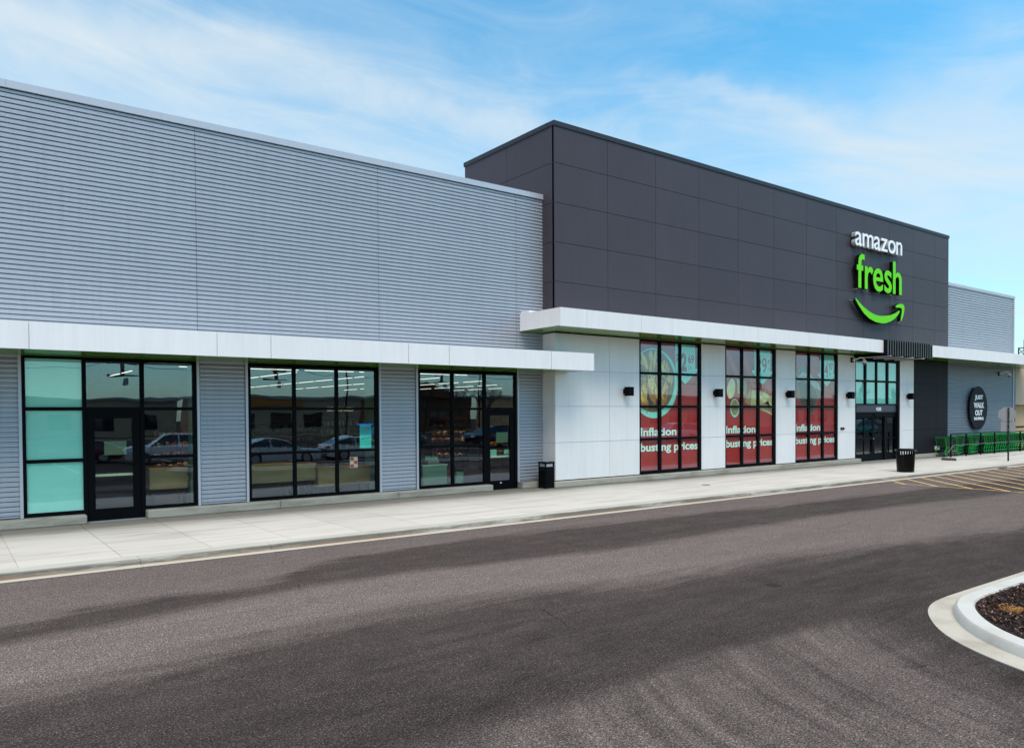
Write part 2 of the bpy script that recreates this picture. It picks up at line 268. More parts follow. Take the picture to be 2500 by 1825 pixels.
def concrete_mat(name, light, dark, ysoot=None, curb=False, streak=(0.35, 2.2, 1)):
    m = bpy.data.materials.new(name); m.use_nodes = True; t = m.node_tree; b = t.nodes['Principled BSDF']
    g = N(t, 'ShaderNodeNewGeometry'); P = g.outputs['Position']; s = N(t, 'ShaderNodeSeparateXYZ'); t.links.new(P, s.inputs[0])
    mp1 = N(t, 'ShaderNodeMapping'); mp1.inputs['Scale'].default_value = streak; t.links.new(P, mp1.inputs[0])
    a = N(t, 'ShaderNodeTexNoise', ins={'Scale': 1.1, 'Detail': 8, 'Roughness': 0.62}); t.links.new(mp1.outputs[0], a.inputs[0])
    r = ramp(t, [(0.30, dark), (0.52, light), (1.0, light)], a.outputs[0])
    out = r.outputs[0]
    # slab to slab difference
    fx = mth(t, 'FLOOR', mth(t, 'DIVIDE', mth(t, 'SUBTRACT', s.outputs[0], 1.06), 1.61))
    wn = N(t, 'ShaderNodeTexWhiteNoise', noise_dimensions='1D'); t.links.new(fx, wn.inputs['W'])
    out = mixc(t, 1.0, out, ramp(t, [(0, 0.93), (1, 1.0)], wn.outputs[0]).outputs[0], 'MULTIPLY')
    if ysoot:
        k = mth(t, 'ADD', s.outputs[1], mth(t, 'MULTIPLY', mth(t, 'SUBTRACT', a.outputs[0], 0.5), 2.2))
        dirt = ramp(t, [(0.0, 0.0), (0.45, 0.22), (1.0, 0.85)], mth(t, 'DIVIDE', mth(t, 'SUBTRACT', k, ysoot-0.9), 1.3))
        out = mixc(t, dirt.outputs[0], out, (0.13, 0.115, 0.09))
    if curb:
        mp3 = N(t, 'ShaderNodeMapping'); mp3.inputs['Scale'].default_value = (0.9, 9, 9); t.links.new(P, mp3.inputs[0])
        n3 = N(t, 'ShaderNodeTexNoise', ins={'Scale': 1.0, 'Detail': 9, 'Roughness': 0.75}); t.links.new(mp3.outputs[0], n3.inputs[0])
        n4 = N(t, 'ShaderNodeTexNoise', ins={'Scale': 0.25, 'Detail': 2}); t.links.new(P, n4.inputs[0])
        yy_ = mth(t, 'ADD', s.outputs[1], mth(t, 'MULTIPLY', mth(t, 'SUBTRACT', n3.outputs[0], 0.5), 0.10))
        band = mth(t, 'MULTIPLY', ramp(t, [(0.0, 0.0), (0.06, 1.0)], mth(t, 'SUBTRACT', yy_, 15.06)).outputs[0], ramp(t, [(0.0, 0.0), (0.05, 1.0)], mth(t, 'SUBTRACT', 15.29, yy_)).outputs[0])
        msk = mth(t, 'MULTIPLY', band, ramp(t, [(0.36, 0), (0.50, 0.94)], mth(t, 'ADD', mth(t, 'MULTIPLY', n3.outputs[0], 0.55), mth(t, 'MULTIPLY', n4.outputs[0], 0.48))).outputs[0])
        org = ramp(t, [(0.0, 1.0), (0.13, 0.0)], mth(t, 'SUBTRACT', yy_, 15.09))
        stc = mixc(t, org.outputs[0], (0.085, 0.075, 0.06), (0.30, 0.125, 0.04))
        out = mixc(t, msk, out, stc)
        warm = ramp(t, [(0.0, 1.0), (0.5, 0.0)], mth(t, 'DIVIDE', mth(t, 'SUBTRACT', s.outputs[1], 14.92), 0.35))
        out = mixc(t, mth(t, 'MULTIPLY', warm.outputs[0], 0.5), out, (0.50, 0.43, 0.31))
    f = N(t, 'ShaderNodeTexNoise', ins={'Scale': 60, 'Detail': 3, 'Roughness': 0.7}); t.links.new(P, f.inputs[0])
    out = mixc(t, 1.0, out, ramp(t, [(0.25, 0.86), (0.6, 1.0)], f.outputs[0]).outputs[0], 'MULTIPLY')
    t.links.new(out, b.inputs['Base Color']); b.inputs['Roughness'].default_value = 0.85
    bp = N(t, 'ShaderNodeBump', ins={'Strength': 0.25, 'Distance': 0.004}); t.links.new(f.outputs[0], bp.inputs['Height']); t.links.new(bp.outputs[0], b.inputs['Normal'])
    return m
MT['walk'] = concrete_mat('sidewalk_concrete', (0.56, 0.515, 0.465), (0.42, 0.38, 0.34), ysoot=19.75)
MT['curb'] = concrete_mat('curb_concrete', (0.46, 0.44, 0.39), (0.36, 0.335, 0.285), curb=True)
MT['sill'] = concrete_mat('sill_concrete', (0.36, 0.33, 0.275), (0.22, 0.195, 0.15), streak=(0.8, 1, 4))
MT['islandc'] = concrete_mat('island_concrete', (0.50, 0.49, 0.465), (0.40, 0.385, 0.355), streak=(1, 1, 1))
MT['islandg'] = concrete_mat('island_gutter_concrete', (0.44, 0.41, 0.355), (0.32, 0.285, 0.23), streak=(1, 1, 1))
MT['darkconc'] = mat('dark_stained_concrete', (0.09, 0.08, 0.07), 0.9, noise=(30, 0.4))

# ------------------------------------------------------------------ helpers
class MB:
    def __init__(s): s.v = []; s.f = []
    def quad(s, *p):
        n = len(s.v); s.v += [tuple(q) for q in p]; s.f.append(tuple(range(n, n+len(p))))
    def box(s, x0, x1, y0, y1, z0, z1):
        n = len(s.v)
        s.v += [(x, y, z) for z in (z0, z1) for y in (y0, y1) for x in (x0, x1)]
        s.f += [tuple(n+i for i in q) for q in ((0, 2, 3, 1), (4, 5, 7, 6), (0, 1, 5, 4), (2, 6, 7, 3), (0, 4, 6, 2), (1, 3, 7, 5))]
        return s
    def tube(s, pts, r, seg=8, cap=True, r2=None):
        pts = [Vector(p) for p in pts]; rings = []
        up0 = None
        for i, p in enumerate(pts):
            d = (pts[min(i+1, len(pts)-1)] - pts[max(i-1, 0)]).normalized()
            if up0 is None: up0 = Vector((0, 0, 1)) if abs(d.z) < 0.9 else Vector((1, 0, 0))
            a = d.cross(up0).normalized(); b = a.cross(d).normalized(); up0 = b
            rad = r if r2 is None else r + (r2-r)*i/(len(pts)-1)
            n = len(s.v)
            s.v += [tuple(p + rad*(math.cos(2*math.pi*k/seg)*a + math.sin(2*math.pi*k/seg)*b)) for k in range(seg)]
            rings.append(n)
        for n0, n1 in zip(rings, rings[1:]):
            for k in range(seg): s.f.append((n0+k, n0+(k+1) % seg, n1+(k+1) % seg, n1+k))
        if cap:
            s.f.append(tuple(rings[0]+k for k in reversed(range(seg)))); s.f.append(tuple(rings[-1]+k for k in range(seg)))
        return s
    def lathe(s, prof, cx=0, cy=0, seg=32):
        n = len(s.v); m = len(prof)
        for k in range(seg):
            a = 2*math.pi*k/seg
            s.v += [(cx+r*math.cos(a), cy+r*math.sin(a), z) for r, z in prof]
        for k in range(seg):
            for i in range(m-1):
                a0 = n+k*m+i; b0 = n+((k+1) % seg)*m+i
                s.f.append((a0, b0, b0+1, a0+1))
        return s
    def prism(s, pts, axis, a, b):      # pts 2D outline; axis 'x','y','z'
        def mk(p, t):
            return {'x': (t, p[0], p[1]), 'y': (p[0], t, p[1]), 'z': (p[0], p[1], t)}[axis]
        n = len(s.v); m = len(pts)
        s.v += [mk(p, a) for p in pts] + [mk(p, b) for p in pts]
        s.f.append(tuple(range(n, n+m))); s.f.append(tuple(range(n+2*m-1, n+m-1, -1)))
        for i in range(m): s.f.append((n+i, n+m+i, n+m+(i+1) % m, n+(i+1) % m))
        return s
    def mesh(s, name, weld=0.0, smooth=False, bevel=None):
        me = bpy.data.meshes.new(name); me.from_pydata(s.v, [], s.f)
        bm = bmesh.new(); bm.from_mesh(me)
        if weld: bmesh.ops.remove_doubles(bm, verts=bm.verts, dist=weld)
        if bevel: bmesh.ops.bevel(bm, geom=[e for e in bm.edges if len(e.link_faces) == 2 and e.calc_face_angle(0) > 0.5], offset=bevel, segments=2, profile=0.5, affect='EDGES')
        bmesh.ops.recalc_face_normals(bm, faces=bm.faces)
        if smooth:
            for f in bm.faces: f.smooth = True
        bm.to_mesh(me); bm.free()
        if smooth:
            try: me.set_sharp_from_angle(angle=R(40))
            except Exception: pass
        return me
def link(name, me, m, parent=None):
    o = bpy.data.objects.new(name, me); COL.objects.link(o)
    if m is not None:
        me.materials.clear(); me.materials.append(MT[m] if isinstance(m, str) else m)
    if parent is not None: o.parent = parent
    return o
def put(name, mb, m, parent=None, **k): return link(name, mb.mesh(name, **k), m, parent)
def rel(o, loc):    # place a part whose mesh is in the parent's own coordinates
    o.location = loc; return o
def thing(name, label, cat, loc=(0, 0, 0), rz=0, group=None):
    o = bpy.data.objects.new(name, None); COL.objects.link(o); o.location = loc; o.rotation_euler = (0, 0, rz)
    o.empty_display_size = 0.3
    return tag(o, label, cat, group)
def tag(o, label, cat, group=None):
    o['label'] = label; o['category'] = cat
    if group: o['group'] = group
    return o
def struct(o): o['kind'] = 'structure'; return o
def dup(root, loc, rz=None, label=None):
    r = root.copy(); COL.objects.link(r); r.location = loc
    if rz is not None: r.rotation_euler = (0, 0, rz)
    if label: r['label'] = label
    for ch in list(root.children):
        c = ch.copy(); COL.objects.link(c); c.parent = r
        for g in list(ch.children):
            d = g.copy(); COL.objects.link(d); d.parent = c
    return r
def relief(us, vs, dep, mp, back=0.12):
    """sheet of cells at different depths joined by their side walls; dep(i,j) -> depth or None (hole)"""
    mb = MB(); nu, nv = len(us)-1, len(vs)-1
    D = [[dep(i, j) for j in range(nv)] for i in range(nu)]
    for i in range(nu):
        for j in range(nv):
            d = D[i][j]
            if d is None: continue
            mb.quad(mp(us[i], vs[j], d), mp(us[i+1], vs[j], d), mp(us[i+1], vs[j+1], d), mp(us[i], vs[j+1], d))
            for (ii, jj, a, b) in ((i+1, j, (us[i+1], vs[j]), (us[i+1], vs[j+1])), (i, j+1, (us[i], vs[j+1]), (us[i+1], vs[j+1])),
                                   (i-1, j, (us[i], vs[j]), (us[i], vs[j+1])), (i, j-1, (us[i], vs[j]), (us[i+1], vs[j]))):
                inside = 0 <= ii < nu and 0 <= jj < nv
                e = D[ii][jj] if inside else None
                if e is None: e = back
                elif not (ii > i or jj > j): continue
                if e != d: mb.quad(mp(*a, d), mp(*b, d), mp(*b, e), mp(*a, e))
    return mb
def grooves(lo, hi, js, g):
    us = [lo]
    for j in js: us += [j-g/2, j+g/2]
    return us+[hi]
def is_groove(us, i, js): return any(abs((us[i]+us[i+1])/2-j) < 1e-4 for j in js)

def glyph(ch, offset=0.0, extrude=0.5, res=6):
    cu = bpy.data.curves.new('t', 'FONT'); cu.body = ch; cu.offset = offset; cu.extrude = extrude; cu.resolution_u = res
    o = bpy.data.objects.new('t', cu); COL.objects.link(o)
    dg = bpy.context.evaluated_depsgraph_get()
    me = bpy.data.meshes.new_from_object(o.evaluated_get(dg)); bpy.data.objects.remove(o); bpy.data.curves.remove(cu)
    vs_ = [v.co.copy() for v in me.vertices]; fs = [tuple(p.vertices) for p in me.polygons]
    bpy.data.meshes.remove(me); return vs_, fs
def text(name, s, x0, x1, z0, z1, y, m, parent, offset=0.02, thick=0.004, zref=None, face='-y'):
    """one flat (or raised) line of writing on the plane y, filling x0..x1 and z0..z1 (zref: text whose height is z1-z0)"""
    v, f = glyph(s, offset)
    rv = glyph(zref, offset)[0] if zref else v
    ax, bx = min(p.x for p in v), max(p.x for p in v); ay, by = min(p.y for p in rv), max(p.y for p in rv)
    mb = MB(); mb.v = [(x0+(p.x-ax)/(bx-ax)*(x1-x0), y+(-thick if p.z > 0 else 0), z0+(p.y-ay)/(by-ay)*(z1-z0)) for p in v]; mb.f = f
    return put(name, mb, m, parent, weld=1e-5)
exec_parts = []
ZA = -0.11                      # asphalt level; the sidewalk is at 0
# ================================================================== ground
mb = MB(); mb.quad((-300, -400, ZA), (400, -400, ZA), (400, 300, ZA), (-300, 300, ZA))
o = struct(put('asphalt_road', mb, 'asphalt')); o['label'] = 'worn grey brown asphalt drive in front of the store'
js = [1.06+1.61*k for k in range(-8, 46)]
us = grooves(-14, 76, js, 0.012); vsr = [15.57, 18.215, 18.225, 21.35]
mb = relief(us, vsr, lambda i, j: (0.012 if is_groove(us, i, js) or (j == 1 and us[i] > 8.5) else 0.0), lambda u, v, d: (u, v, -d), back=0.2)
o = struct(put('sidewalk', mb, 'walk')); o['label'] = 'pale concrete sidewalk in jointed slabs'
# curb and gutter, dropping to a flush edge at the crosswalk
prof = lambda d: [(15.57, 0), (15.31, -0.0-0.03*d), (15.262, -0.008-0.035*d), (15.235, -0.03-0.035*d), (15.19, -0.095), (14.92, ZA+0.006), (14.92, -0.3), (15.57, -0.3)]
xs = [-14+2.415*k for k in range(38)]
mb = MB()
for a, b in zip(xs, xs[1:]):
    a2, b2 = a+0.004, b-0.004
    n = len(mb.v)
    for x in (a2, b2):
        d = min(1, max(0, (x-31)/4)); p = prof(d)
        mb.v += [(x, q[0], q[1]) for q in p]
    m_ = 8
    for i in range(m_): mb.f.append((n+i, n+(i+1) % m_, n+m_+(i+1) % m_, n+m_+i))
    mb.f.append(tuple(range(n, n+m_))); mb.f.append(tuple(range(n+2*m_-1, n+m_-1, -1)))
o = struct(put('kerb', mb, 'curb')); o['label'] = 'stained concrete kerb with pale gutter strip'
# yellow hatching beside the crosswalk
mb = MB(); zl = ZA+0.004; wl = 0.043
def stripe(x0, y0, x1, y1, z=zl):
    d = Vector((x1-x0, y1-y0)).normalized(); nx, ny = -d.y*wl, d.x*wl
    mb.quad((x0+nx, y0+ny, z), (x0-nx, y0-ny, z), (x1-nx, y1-ny, z), (x1+nx, y1+ny, z))
XB = 28.62
stripe(XB, 3, XB, 14.35, zl+0.004)
k = 0
while True:
    x = 29.6+1.155*k; k += 1
    if x > 62: break
    L_ = min(x-XB, 11.9)
    stripe(x, 14.88, x-L_, 14.88-L_)
o = struct(put('hatch_markings', mb, 'asph_line')); o['label'] = 'yellow diagonal hatch lines painted on the asphalt'

# planting island, rounded corner
def island_r(off):      # corner as read from the photograph
    base = [(30, 5.10), (14.6, 5.10), (12.2, 5.10), (11.6, 5.09), (11.15, 5.04), (10.71, 4.9), (10.28, 4.67), (9.87, 4.38), (9.52, 4.04), (9.23, 3.64), (9.0, 3.2), (8.86, 2.85), (8.84, 2.55), (8.96, 2.3), (9.25, 2.15), (9.8, 2.08), (10.9, 2.05), (14, 2.05), (30, 2.05)]
    sm_ = []
    for i in range(len(base)-1):        # Catmull-Rom through the corner points
        q = [Vector(base[max(0, min(len(base)-1, i+k))]) for k in (-1, 0, 1, 2)]
        n_ = 5 if (q[2]-q[1]).length < 1.2 else 1
        for k in range(n_):
            u = k/n_; sm_.append(tuple(0.5*((2*q[1])+(q[2]-q[0])*u+(2*q[0]-5*q[1]+4*q[2]-q[3])*u*u+(3*q[1]-q[0]-3*q[2]+q[3])*u**3)) if n_ > 1 else tuple(q[1]))
    base = sm_+[base[-1]]
    out = []
    for i, p in enumerate(base):
        a = Vector(base[max(0, i-1)]); b = Vector(base[min(len(base)-1, i+1)]); d = (b-a).normalized()
        nrm = Vector((-d.y, d.x))       # left of travel direction (-x then -y) -> pointing down/right = inside
        out.append((p[0]+nrm.x*off, p[1]+nrm.y*off))
    return out
rings = [(0, ZA+0.012), (0.29, ZA+0.025), (0.315, 0.0), (0.345, 0.028), (0.53, 0.035), (0.555, 0.0)]
mbg, mbc, = MB(), MB()
for (o0, z0), (o1, z1), target in [(rings[0], rings[1], mbg)]+[(rings[i], rings[i+1], mbc) for i in range(1, 5)]:
    A, B = island_r(o0), island_r(o1)
    for i in range(len(A)-1):
        target.quad((*A[i], z0), (*A[i+1], z0), (*B[i+1], z1), (*B[i], z1))
A = island_r(0)
for i in range(len(A)-1): mbg.quad((*A[i], z0 if False else ZA+0.012), (*A[i+1], ZA+0.012), (*A[i+1], ZA-0.1), (*A[i], ZA-0.1))
isl = struct(put('island_kerb', mbc, 'islandc', weld=1e-4, smooth=True)); isl['label'] = 'white rounded kerb of the planting island'
o = struct(put('island_gutter', mbg, 'islandg')); o['label'] = 'concrete gutter around the planting island'
mb = MB()
A2 = [(x, y) for x, y in island_r(0.54)]
mb.v = [(x, y, 0.012) for x, y in A2]; mb.f = [tuple(range(len(A2)))]
MT['mulchbed'] = mat('mulch_soil', (0.022, 0.012, 0.010), 0.95, noise=(30, 0.5), bump=(60, 0.8, 0.02))
o = struct(put('mulch_bed', mb, 'mulchbed', weld=1e-4)); o['label'] = 'dark brown mulch bed inside the island kerb'
# chips of bark
def chip_mat():
    m = bpy.data.materials.new('bark_chips'); m.use_nodes = True; t = m.node_tree; b = t.nodes['Principled BSDF']
    g = N(t, 'ShaderNodeNewGeometry')
    r = ramp(t, [(0, (0.02, 0.009, 0.007)), (0.5, (0.07, 0.03, 0.02)), (0.8, (0.15, 0.065, 0.042)), (0.97, (0.30, 0.18, 0.13)), (1.0, (0.5, 0.36, 0.28))], g.outputs['Random Per Island'])
    t.links.new(r.outputs[0], b.inputs['Base Color']); b.inputs['Roughness'].default_value = 0.8
    return m
MT['chips'] = chip_mat()
mb = MB(); rnd = random.Random(3)
def inside_poly(p, poly):
    c = False; j = len(poly)-1
    for i in range(len(poly)):
        if (poly[i][1] > p[1]) != (poly[j][1] > p[1]) and p[0] < (poly[j][0]-poly[i][0])*(p[1]-poly[i][1])/(poly[j][1]-poly[i][1])+poly[i][0]: c = not c
        j = i
    return c
poly = island_r(0.57)
cnt = 0
while cnt < 15000:
    x = rnd.uniform(9.4, 14.5) ; y = rnd.uniform(2.5, 4.6)
    if not inside_poly((x, y), poly): continue
    cnt += 1
    a = rnd.uniform(0, math.pi); l = rnd.uniform(0.008, 0.03); w_ = rnd.uniform(0.003, 0.009); tz = rnd.uniform(-0.5, 0.5)
    z = 0.008+rnd.uniform(0, 0.05); dx, dy = math.cos(a)*l, math.sin(a)*l; ex, ey = -math.sin(a)*w_, math.cos(a)*w_
    mb.quad((x-dx-ex, y-dy-ey, z-tz*l), (x+dx-ex, y+dy-ey, z+tz*l), (x+dx+ex, y+dy+ey, z+tz*l+0.006), (x-dx+ex, y-dy+ey, z-tz*l+0.006))
o = put('mulch', mb, 'chips'); o['kind'] = 'stuff'; o['label'] = 'loose bark mulch chips'
# tuft of dry ornamental grass in the mulch
mb = MB()
gx, gy = 10.95, 3.98
for i in range(70):
    a = rnd.uniform(0, 2*math.pi); l = rnd.uniform(0.05, 0.17); bx, by = gx+rnd.gauss(0, 0.06), gy+rnd.gauss(0, 0.04)
    p0 = Vector((bx, by, 0.03)); p1 = p0+Vector((math.cos(a)*l*.5, math.sin(a)*l*.5, l*0.5)); p2 = p0+Vector((math.cos(a)*l, math.sin(a)*l, l*0.35))
    mb.tube([p0, p1, p2], 0.003, 3, r2=0.001)
MT['drygrass'] = mat('dry_grass', (0.42, 0.20, 0.05), 0.8)
tag(put('grass_tuft', mb, 'drygrass'), 'small dry orange grass tuft in the dark mulch', 'plant')
# stray twigs and debris in the island gutter
mb = MB()
for i in range(60):
    t_ = rnd.random(); x = 9.95-0.55*t_+rnd.gauss(0, 0.03)+0.22; y = 4.05-0.75*t_+rnd.gauss(0, 0.03)-0.1
    a = rnd.uniform(0, 3.1); l = rnd.uniform(0.005, 0.02)
    mb.box(x-l, x+l, y-0.003, y+0.003, ZA+0.035, ZA+0.043)
o = put('gutter_debris', mb, 'bark'); o['kind'] = 'stuff'; o['label'] = 'small bits of bark lying in the gutter'

# ================================================================== the store
YW, YB = 21.15, 20.5
store = thing('supermarket_building', 'long grey and white supermarket with a charcoal entrance block and ribbed metal wings', 'building')
def part(name, mb, m, parent=None, **k): return put(name, mb, m, parent or store, **k)

def ribs(x0s, z0, z1, y, seams=(), pitch=0.1155):
    """box-rib cladding, seams split the sheets in X"""
    mb = MB(); cuts = [x0s[0]]+[s for s in seams if x0s[0] < s < x0s[1]]+[x0s[1]]
    pr = []; z = z1
    while z > z0+0.02:
        zb = max(z-pitch, z0)
        h = z-zb
        pr += [(y, z), (y+0.004, z-0.47*h), (y+0.054, z-0.48*h), (y+0.064, z-0.595*h), (y+0.030, z-0.61*h), (y+0.026, z-0.90*h), (y+0.002, z-0.985*h)]
        z = zb
    pr.append((y, z0))
    for a, b in zip(cuts, cuts[1:]):
        a += 0.005; b -= 0.005; n = len(mb.v); m = len(pr)
        mb.v += [(a, p[0], p[1]) for p in pr]+[(b, p[0], p[1]) for p in pr]
        for i in range(m-1): mb.f.append((n+i, n+i+1, n+m+i+1, n+m+i))
    return mb
SEAM = [0.2, 5.51, 10.81, 16.07]
cl = part('ribbed_cladding', ribs((-10, 17.33), 4.03, 10.12, YW, SEAM), 'rib')
cl['label'] = 'grey horizontally ribbed metal wall over the left shop windows'
part('wall_backing', MB().box(-10, 17.2, YW+0.06, YW+0.3, 4.2, 10.1), 'black')
for (a, b) in ((-10, 1.53), (5.55, 6.73), (10.86, 12.06), (16.18, 17.33)):
    part('ribbed_pier', ribs((a, b), 0.24, 4.03, YW+0.012), 'rib')
    mb = MB().box(a, b, YW+0.07, YW+0.3, 0.15, 4.1); part('pier_backing', mb, 'black')
for x in (1.495, 5.47, 6.74, 10.785, 12.075, 16.09): part('corner_trim', MB().box(x, x+0.065, YW-0.02, YW+0.12, 0.22, 4.03), 'trimgrey')
# sills
def sill(x0, x1, y0, z, y1=YW+0.15):
    mb = MB().box(x0, x1, y0, y1, 0.0, z); return part('concrete_sill', mb, 'sill', bevel=0.03)
sill(-10, 2.84, 20.90, 0.215); sill(4.19, 7.6, 20.90, 0.215); sill(7.606, 11.3, 20.90, 0.215); sill(11.306, 14.87, 20.90, 0.215); sill(16.13, 17.24, 20.92, 0.215)
sill(17.1, 19.8, 20.34, 0.215, 20.6); sill(19.806, 27.9, 20.34, 0.215, 20.6); sill(27.906, 37.3, 20.34, 0.215, 20.6); sill(43.0, 47.2, 20.36, 0.2, 20.6); sill(47.2, 58.3, 20.98, 0.2)
# top coping of the left wing
def coping(x0, x1, y0, y1, z0, z1, joints, m, name='roof_coping'):
    us = grooves(x0, x1, joints, 0.010)
    mb = relief(us, [z0, z1], lambda i, j: 0.008 if is_groove(us, i, joints) else 0.0, lambda u, v, d: (u, y0+d, v), back=0.03)
    mb.box(x0, x1, y0+0.03, y1, z0+0.001, z1); return part(name, mb, m)
coping(-10, 17.31, YW-0.05, YW+0.4, 10.15, 10.325, [-1.94, 1.37, 4.68, 8.0, 11.32, 14.63], 'trimgrey')
part('roof', MB().box(-10, 17.2, YW+0.1, 62, 9.9, 10.1), 'trimgrey')
# dark entrance block : upper front, side, lower right
cx = [17.25+2.565*k for k in range(1, 12)]
rows = [7.2, 8.57, 9.94, 11.31]
us = grooves(17.25, 47.13, cx, 0.016); vv = grooves(5.4, 12.6, rows, 0.016)
mb = relief(us, vv, lambda i, j: 0.03 if is_groove(us, i, cx) or is_groove(vv, j, rows) else 0.0, lambda u, v, d: (u, YB+d, v), back=0.1)
part('charcoal_panel_front', mb, 'charcoal')
cy = [23.25]; us2 = grooves(20.52, 26.1, cy, 0.016); vv2 = grooves(5.4, 12.6, rows, 0.016)
mb = relief(us2, vv2, lambda i, j: 0.03 if is_groove(us2, i, cy) or is_groove(vv2, j, rows) else 0.0, lambda u, v, d: (17.25+d, u, v), back=0.1)
part('charcoal_panel_side', mb, 'charcoal')
part('corner_bead', MB().box(17.243, 17.257, 20.493, 20.507, 5.46, 12.58), 'charcoal_cap')
coping(17.22, 47.16, YB-0.035, YB+0.3, 12.585, 12.75, [20.2+3.05*k for k in range(9)], 'charcoal_cap')
mb = MB().box(17.21, 17.5, 20.81, 26.14, 12.586, 12.751); part('roof_coping', mb, 'charcoal_cap')
part('roof', MB().box(17.4, 47.0, 20.7, 26.0, 12.3, 12.55), 'charcoal_cap')
part('block_rear_wall', MB().box(17.3, 47.1, 25.95, 26.1, 4, 12.6), 'charcoal')
part('block_end_wall', MB().box(47.0, 47.13, 20.65, 26.0, 5.4, 12.6), 'charcoal')
# white lower panels with the openings
WIN = [(21.45, 25.10), (26.63, 30.26), (31.76, 35.39)]; DOOR = (36.96, 41.52)
cw_ = [19.87, 21.45-0.3]
zr = [1.565, 2.84, 4.11]
def white_wall(x0, x1, cols, m='whitepanel', z0=0.25):
    u = grooves(x0, x1, cols, 0.014); v = grooves(z0, 5.46, zr, 0.014)
    mb = relief(u, v, lambda i, j: 0.03 if is_groove(u, i, cols) or is_groove(v, j, zr) else 0.0, lambda a, b, d: (a, YB+d, b), back=0.14)
    return part('white_wall_panel' if m == 'whitepanel' else 'charcoal_wall_panel', mb, m)
for a, b, c in ((17.262, WIN[0][0], [19.87]), (WIN[0][1], WIN[1][0], []), (WIN[1][1], WIN[2][0], []), (WIN[2][1], DOOR[0], []), (DOOR[1], 43.02, [])): white_wall(a, b, c)
MT['charcoal_low'] = mat('charcoal_lower_panel', (0.0115, 0.010, 0.0135), 0.6, spec=0.1, noise=(0.6, 0.1))
white_wall(43.02, 47.13, [45.68], 'charcoal_low')
v = grooves(0.25, 5.46, zr, 0.014); u = [20.512, 21.3]
mb = relief(u, v, lambda i, j: 0.03 if is_groove(v, j, zr) else 0.0, lambda a, b, d: (17.25+d, a, b), back=0.1)
part('white_wall_return', mb, 'whitepanel')
for a, b in ((17.3, 21.42), (25.1, 26.63), (30.26, 31.76), (35.39, 36.96), (41.52, 47.1)): part('wall_backing', MB().box(a+0.02, b-0.02, 20.66, 20.9, 0.1, 5.5), 'black')
# right wing
MT['rib_shade'] = mat('rib_metal_shade', (0.20, 0.225, 0.27), 0.45, 0.2, spec=0.3, noise=(0.7, 0.08))  # shaded copy of the rib metal: canopy shade put into the colour
part('ribbed_cladding', ribs((47.13, 58.2), 0.25, 5.43, YW, [50.6, 54.0], 0.152), 'rib_shade')['label'] = 'grey ribbed wall under the right canopy, canopy shade in its colour'
part('ribbed_cladding', ribs((47.13, 58.2), 5.44, 10.12, YW, [50.6, 54.0], 0.152), 'rib')['label'] = 'grey ribbed metal wall right of the charcoal block'
part('wall_backing', MB().box(47.2, 58.1, YW+0.07, YW+0.3, 0.1, 10.0), 'black')
MT['navytrim'] = mat('navy_corner_trim', (0.05, 0.07, 0.12), 0.45)
part('corner_trim', MB().box(58.2, 58.34, YW-0.03, YW+0.4, 0, 10.2), 'trimgrey')
part('corner_trim', MB().box(58.34, 58.6, YW-0.02, YW+0.4, 0, 6.0), 'navytrim')
coping(47.16, 58.36, YW-0.05, YW+0.4, 10.12, 10.29, [50.61, 53.9, 57.2], 'trimgrey')
part('roof', MB().box(47.2, 58.2, YW+0.3, 40, 9.9, 10.05), 'trimgrey')

# canopies
def canopy(name, x0, x1, yf, yb, z0, z1, joints, label, jg=0.02, ret=None):
    us = grooves(x0, x1, joints, jg)
    mb = relief(us, [z0, z1], lambda i, j: 0.03 if is_groove(us, i, joints) else 0.0, lambda u, v, d: (u, yf+d, v), back=0.06)
    cano = part(name, mb, 'fascia'); cano['label'] = label
    mb = MB().box(x0+0.002, x1-0.002, yf+0.06, yb, z0+0.015, z1-0.002)
    put('canopy_body', mb, 'fascia', cano)
    mb = MB(); a = x0+0.03; k = 0
    while a < x1-0.1:       # boards of the soffit
        b = min(a+2.62, x1-0.03); mb.box(a, b-0.006, yf+0.05, yb-0.002, z0-0.004+0.006, z0+0.012); a = b
    put('soffit', mb, 'green_soffit', cano)
    return cano
c1 = canopy('entrance_canopy', -10, 17.83, 19.13, YW+0.05, 4.03, 4.615, [-6.6, -2.5, 1.565, 5.43, 6.75, 10.69, 12.05, 15.95], 'long white fascia canopy over the left shop windows, green underneath')
c2 = canopy('entrance_canopy', 16.2, 37.02, 18.97, YB+0.05, 5.44, 6.04, [17.36, 19.96, 21.57, 25.2, 26.75, 30.38, 31.9, 35.52], 'white fascia canopy below the charcoal panels, wrapping the corner', jg=0.012)
put('canopy_return', MB().box(16.202, 17.24, YB+0.052, YW-0.01, 5.452, 6.038), 'fascia', c2)
put('soffit', MB().box(16.22, 17.24, YB+0.05, YW-0.02, 5.436, 5.452), 'green_soffit', c2)
put('canopy_cap', MB().box(16.26, 17.24, 20.7, YW, 6.04, 6.13), 'fascia', c2)
c3 = canopy('entrance_canopy', 41.5, 59.4, 18.97, YB+0.05, 5.44, 6.04, [43.22, 45.78, 47.33, 50.72, 53.9, 57.1], 'white fascia canopy right of the black slatted portal', jg=0.012)
put('canopy_return', MB().box(47.15, 59.38, YB+0.052, YW-0.01, 5.452, 6.038), 'fascia', c3)
put('soffit', MB().box(47.15, 59.38, YB+0.05, YW-0.02, 5.436, 5.452), 'green_soffit', c3)
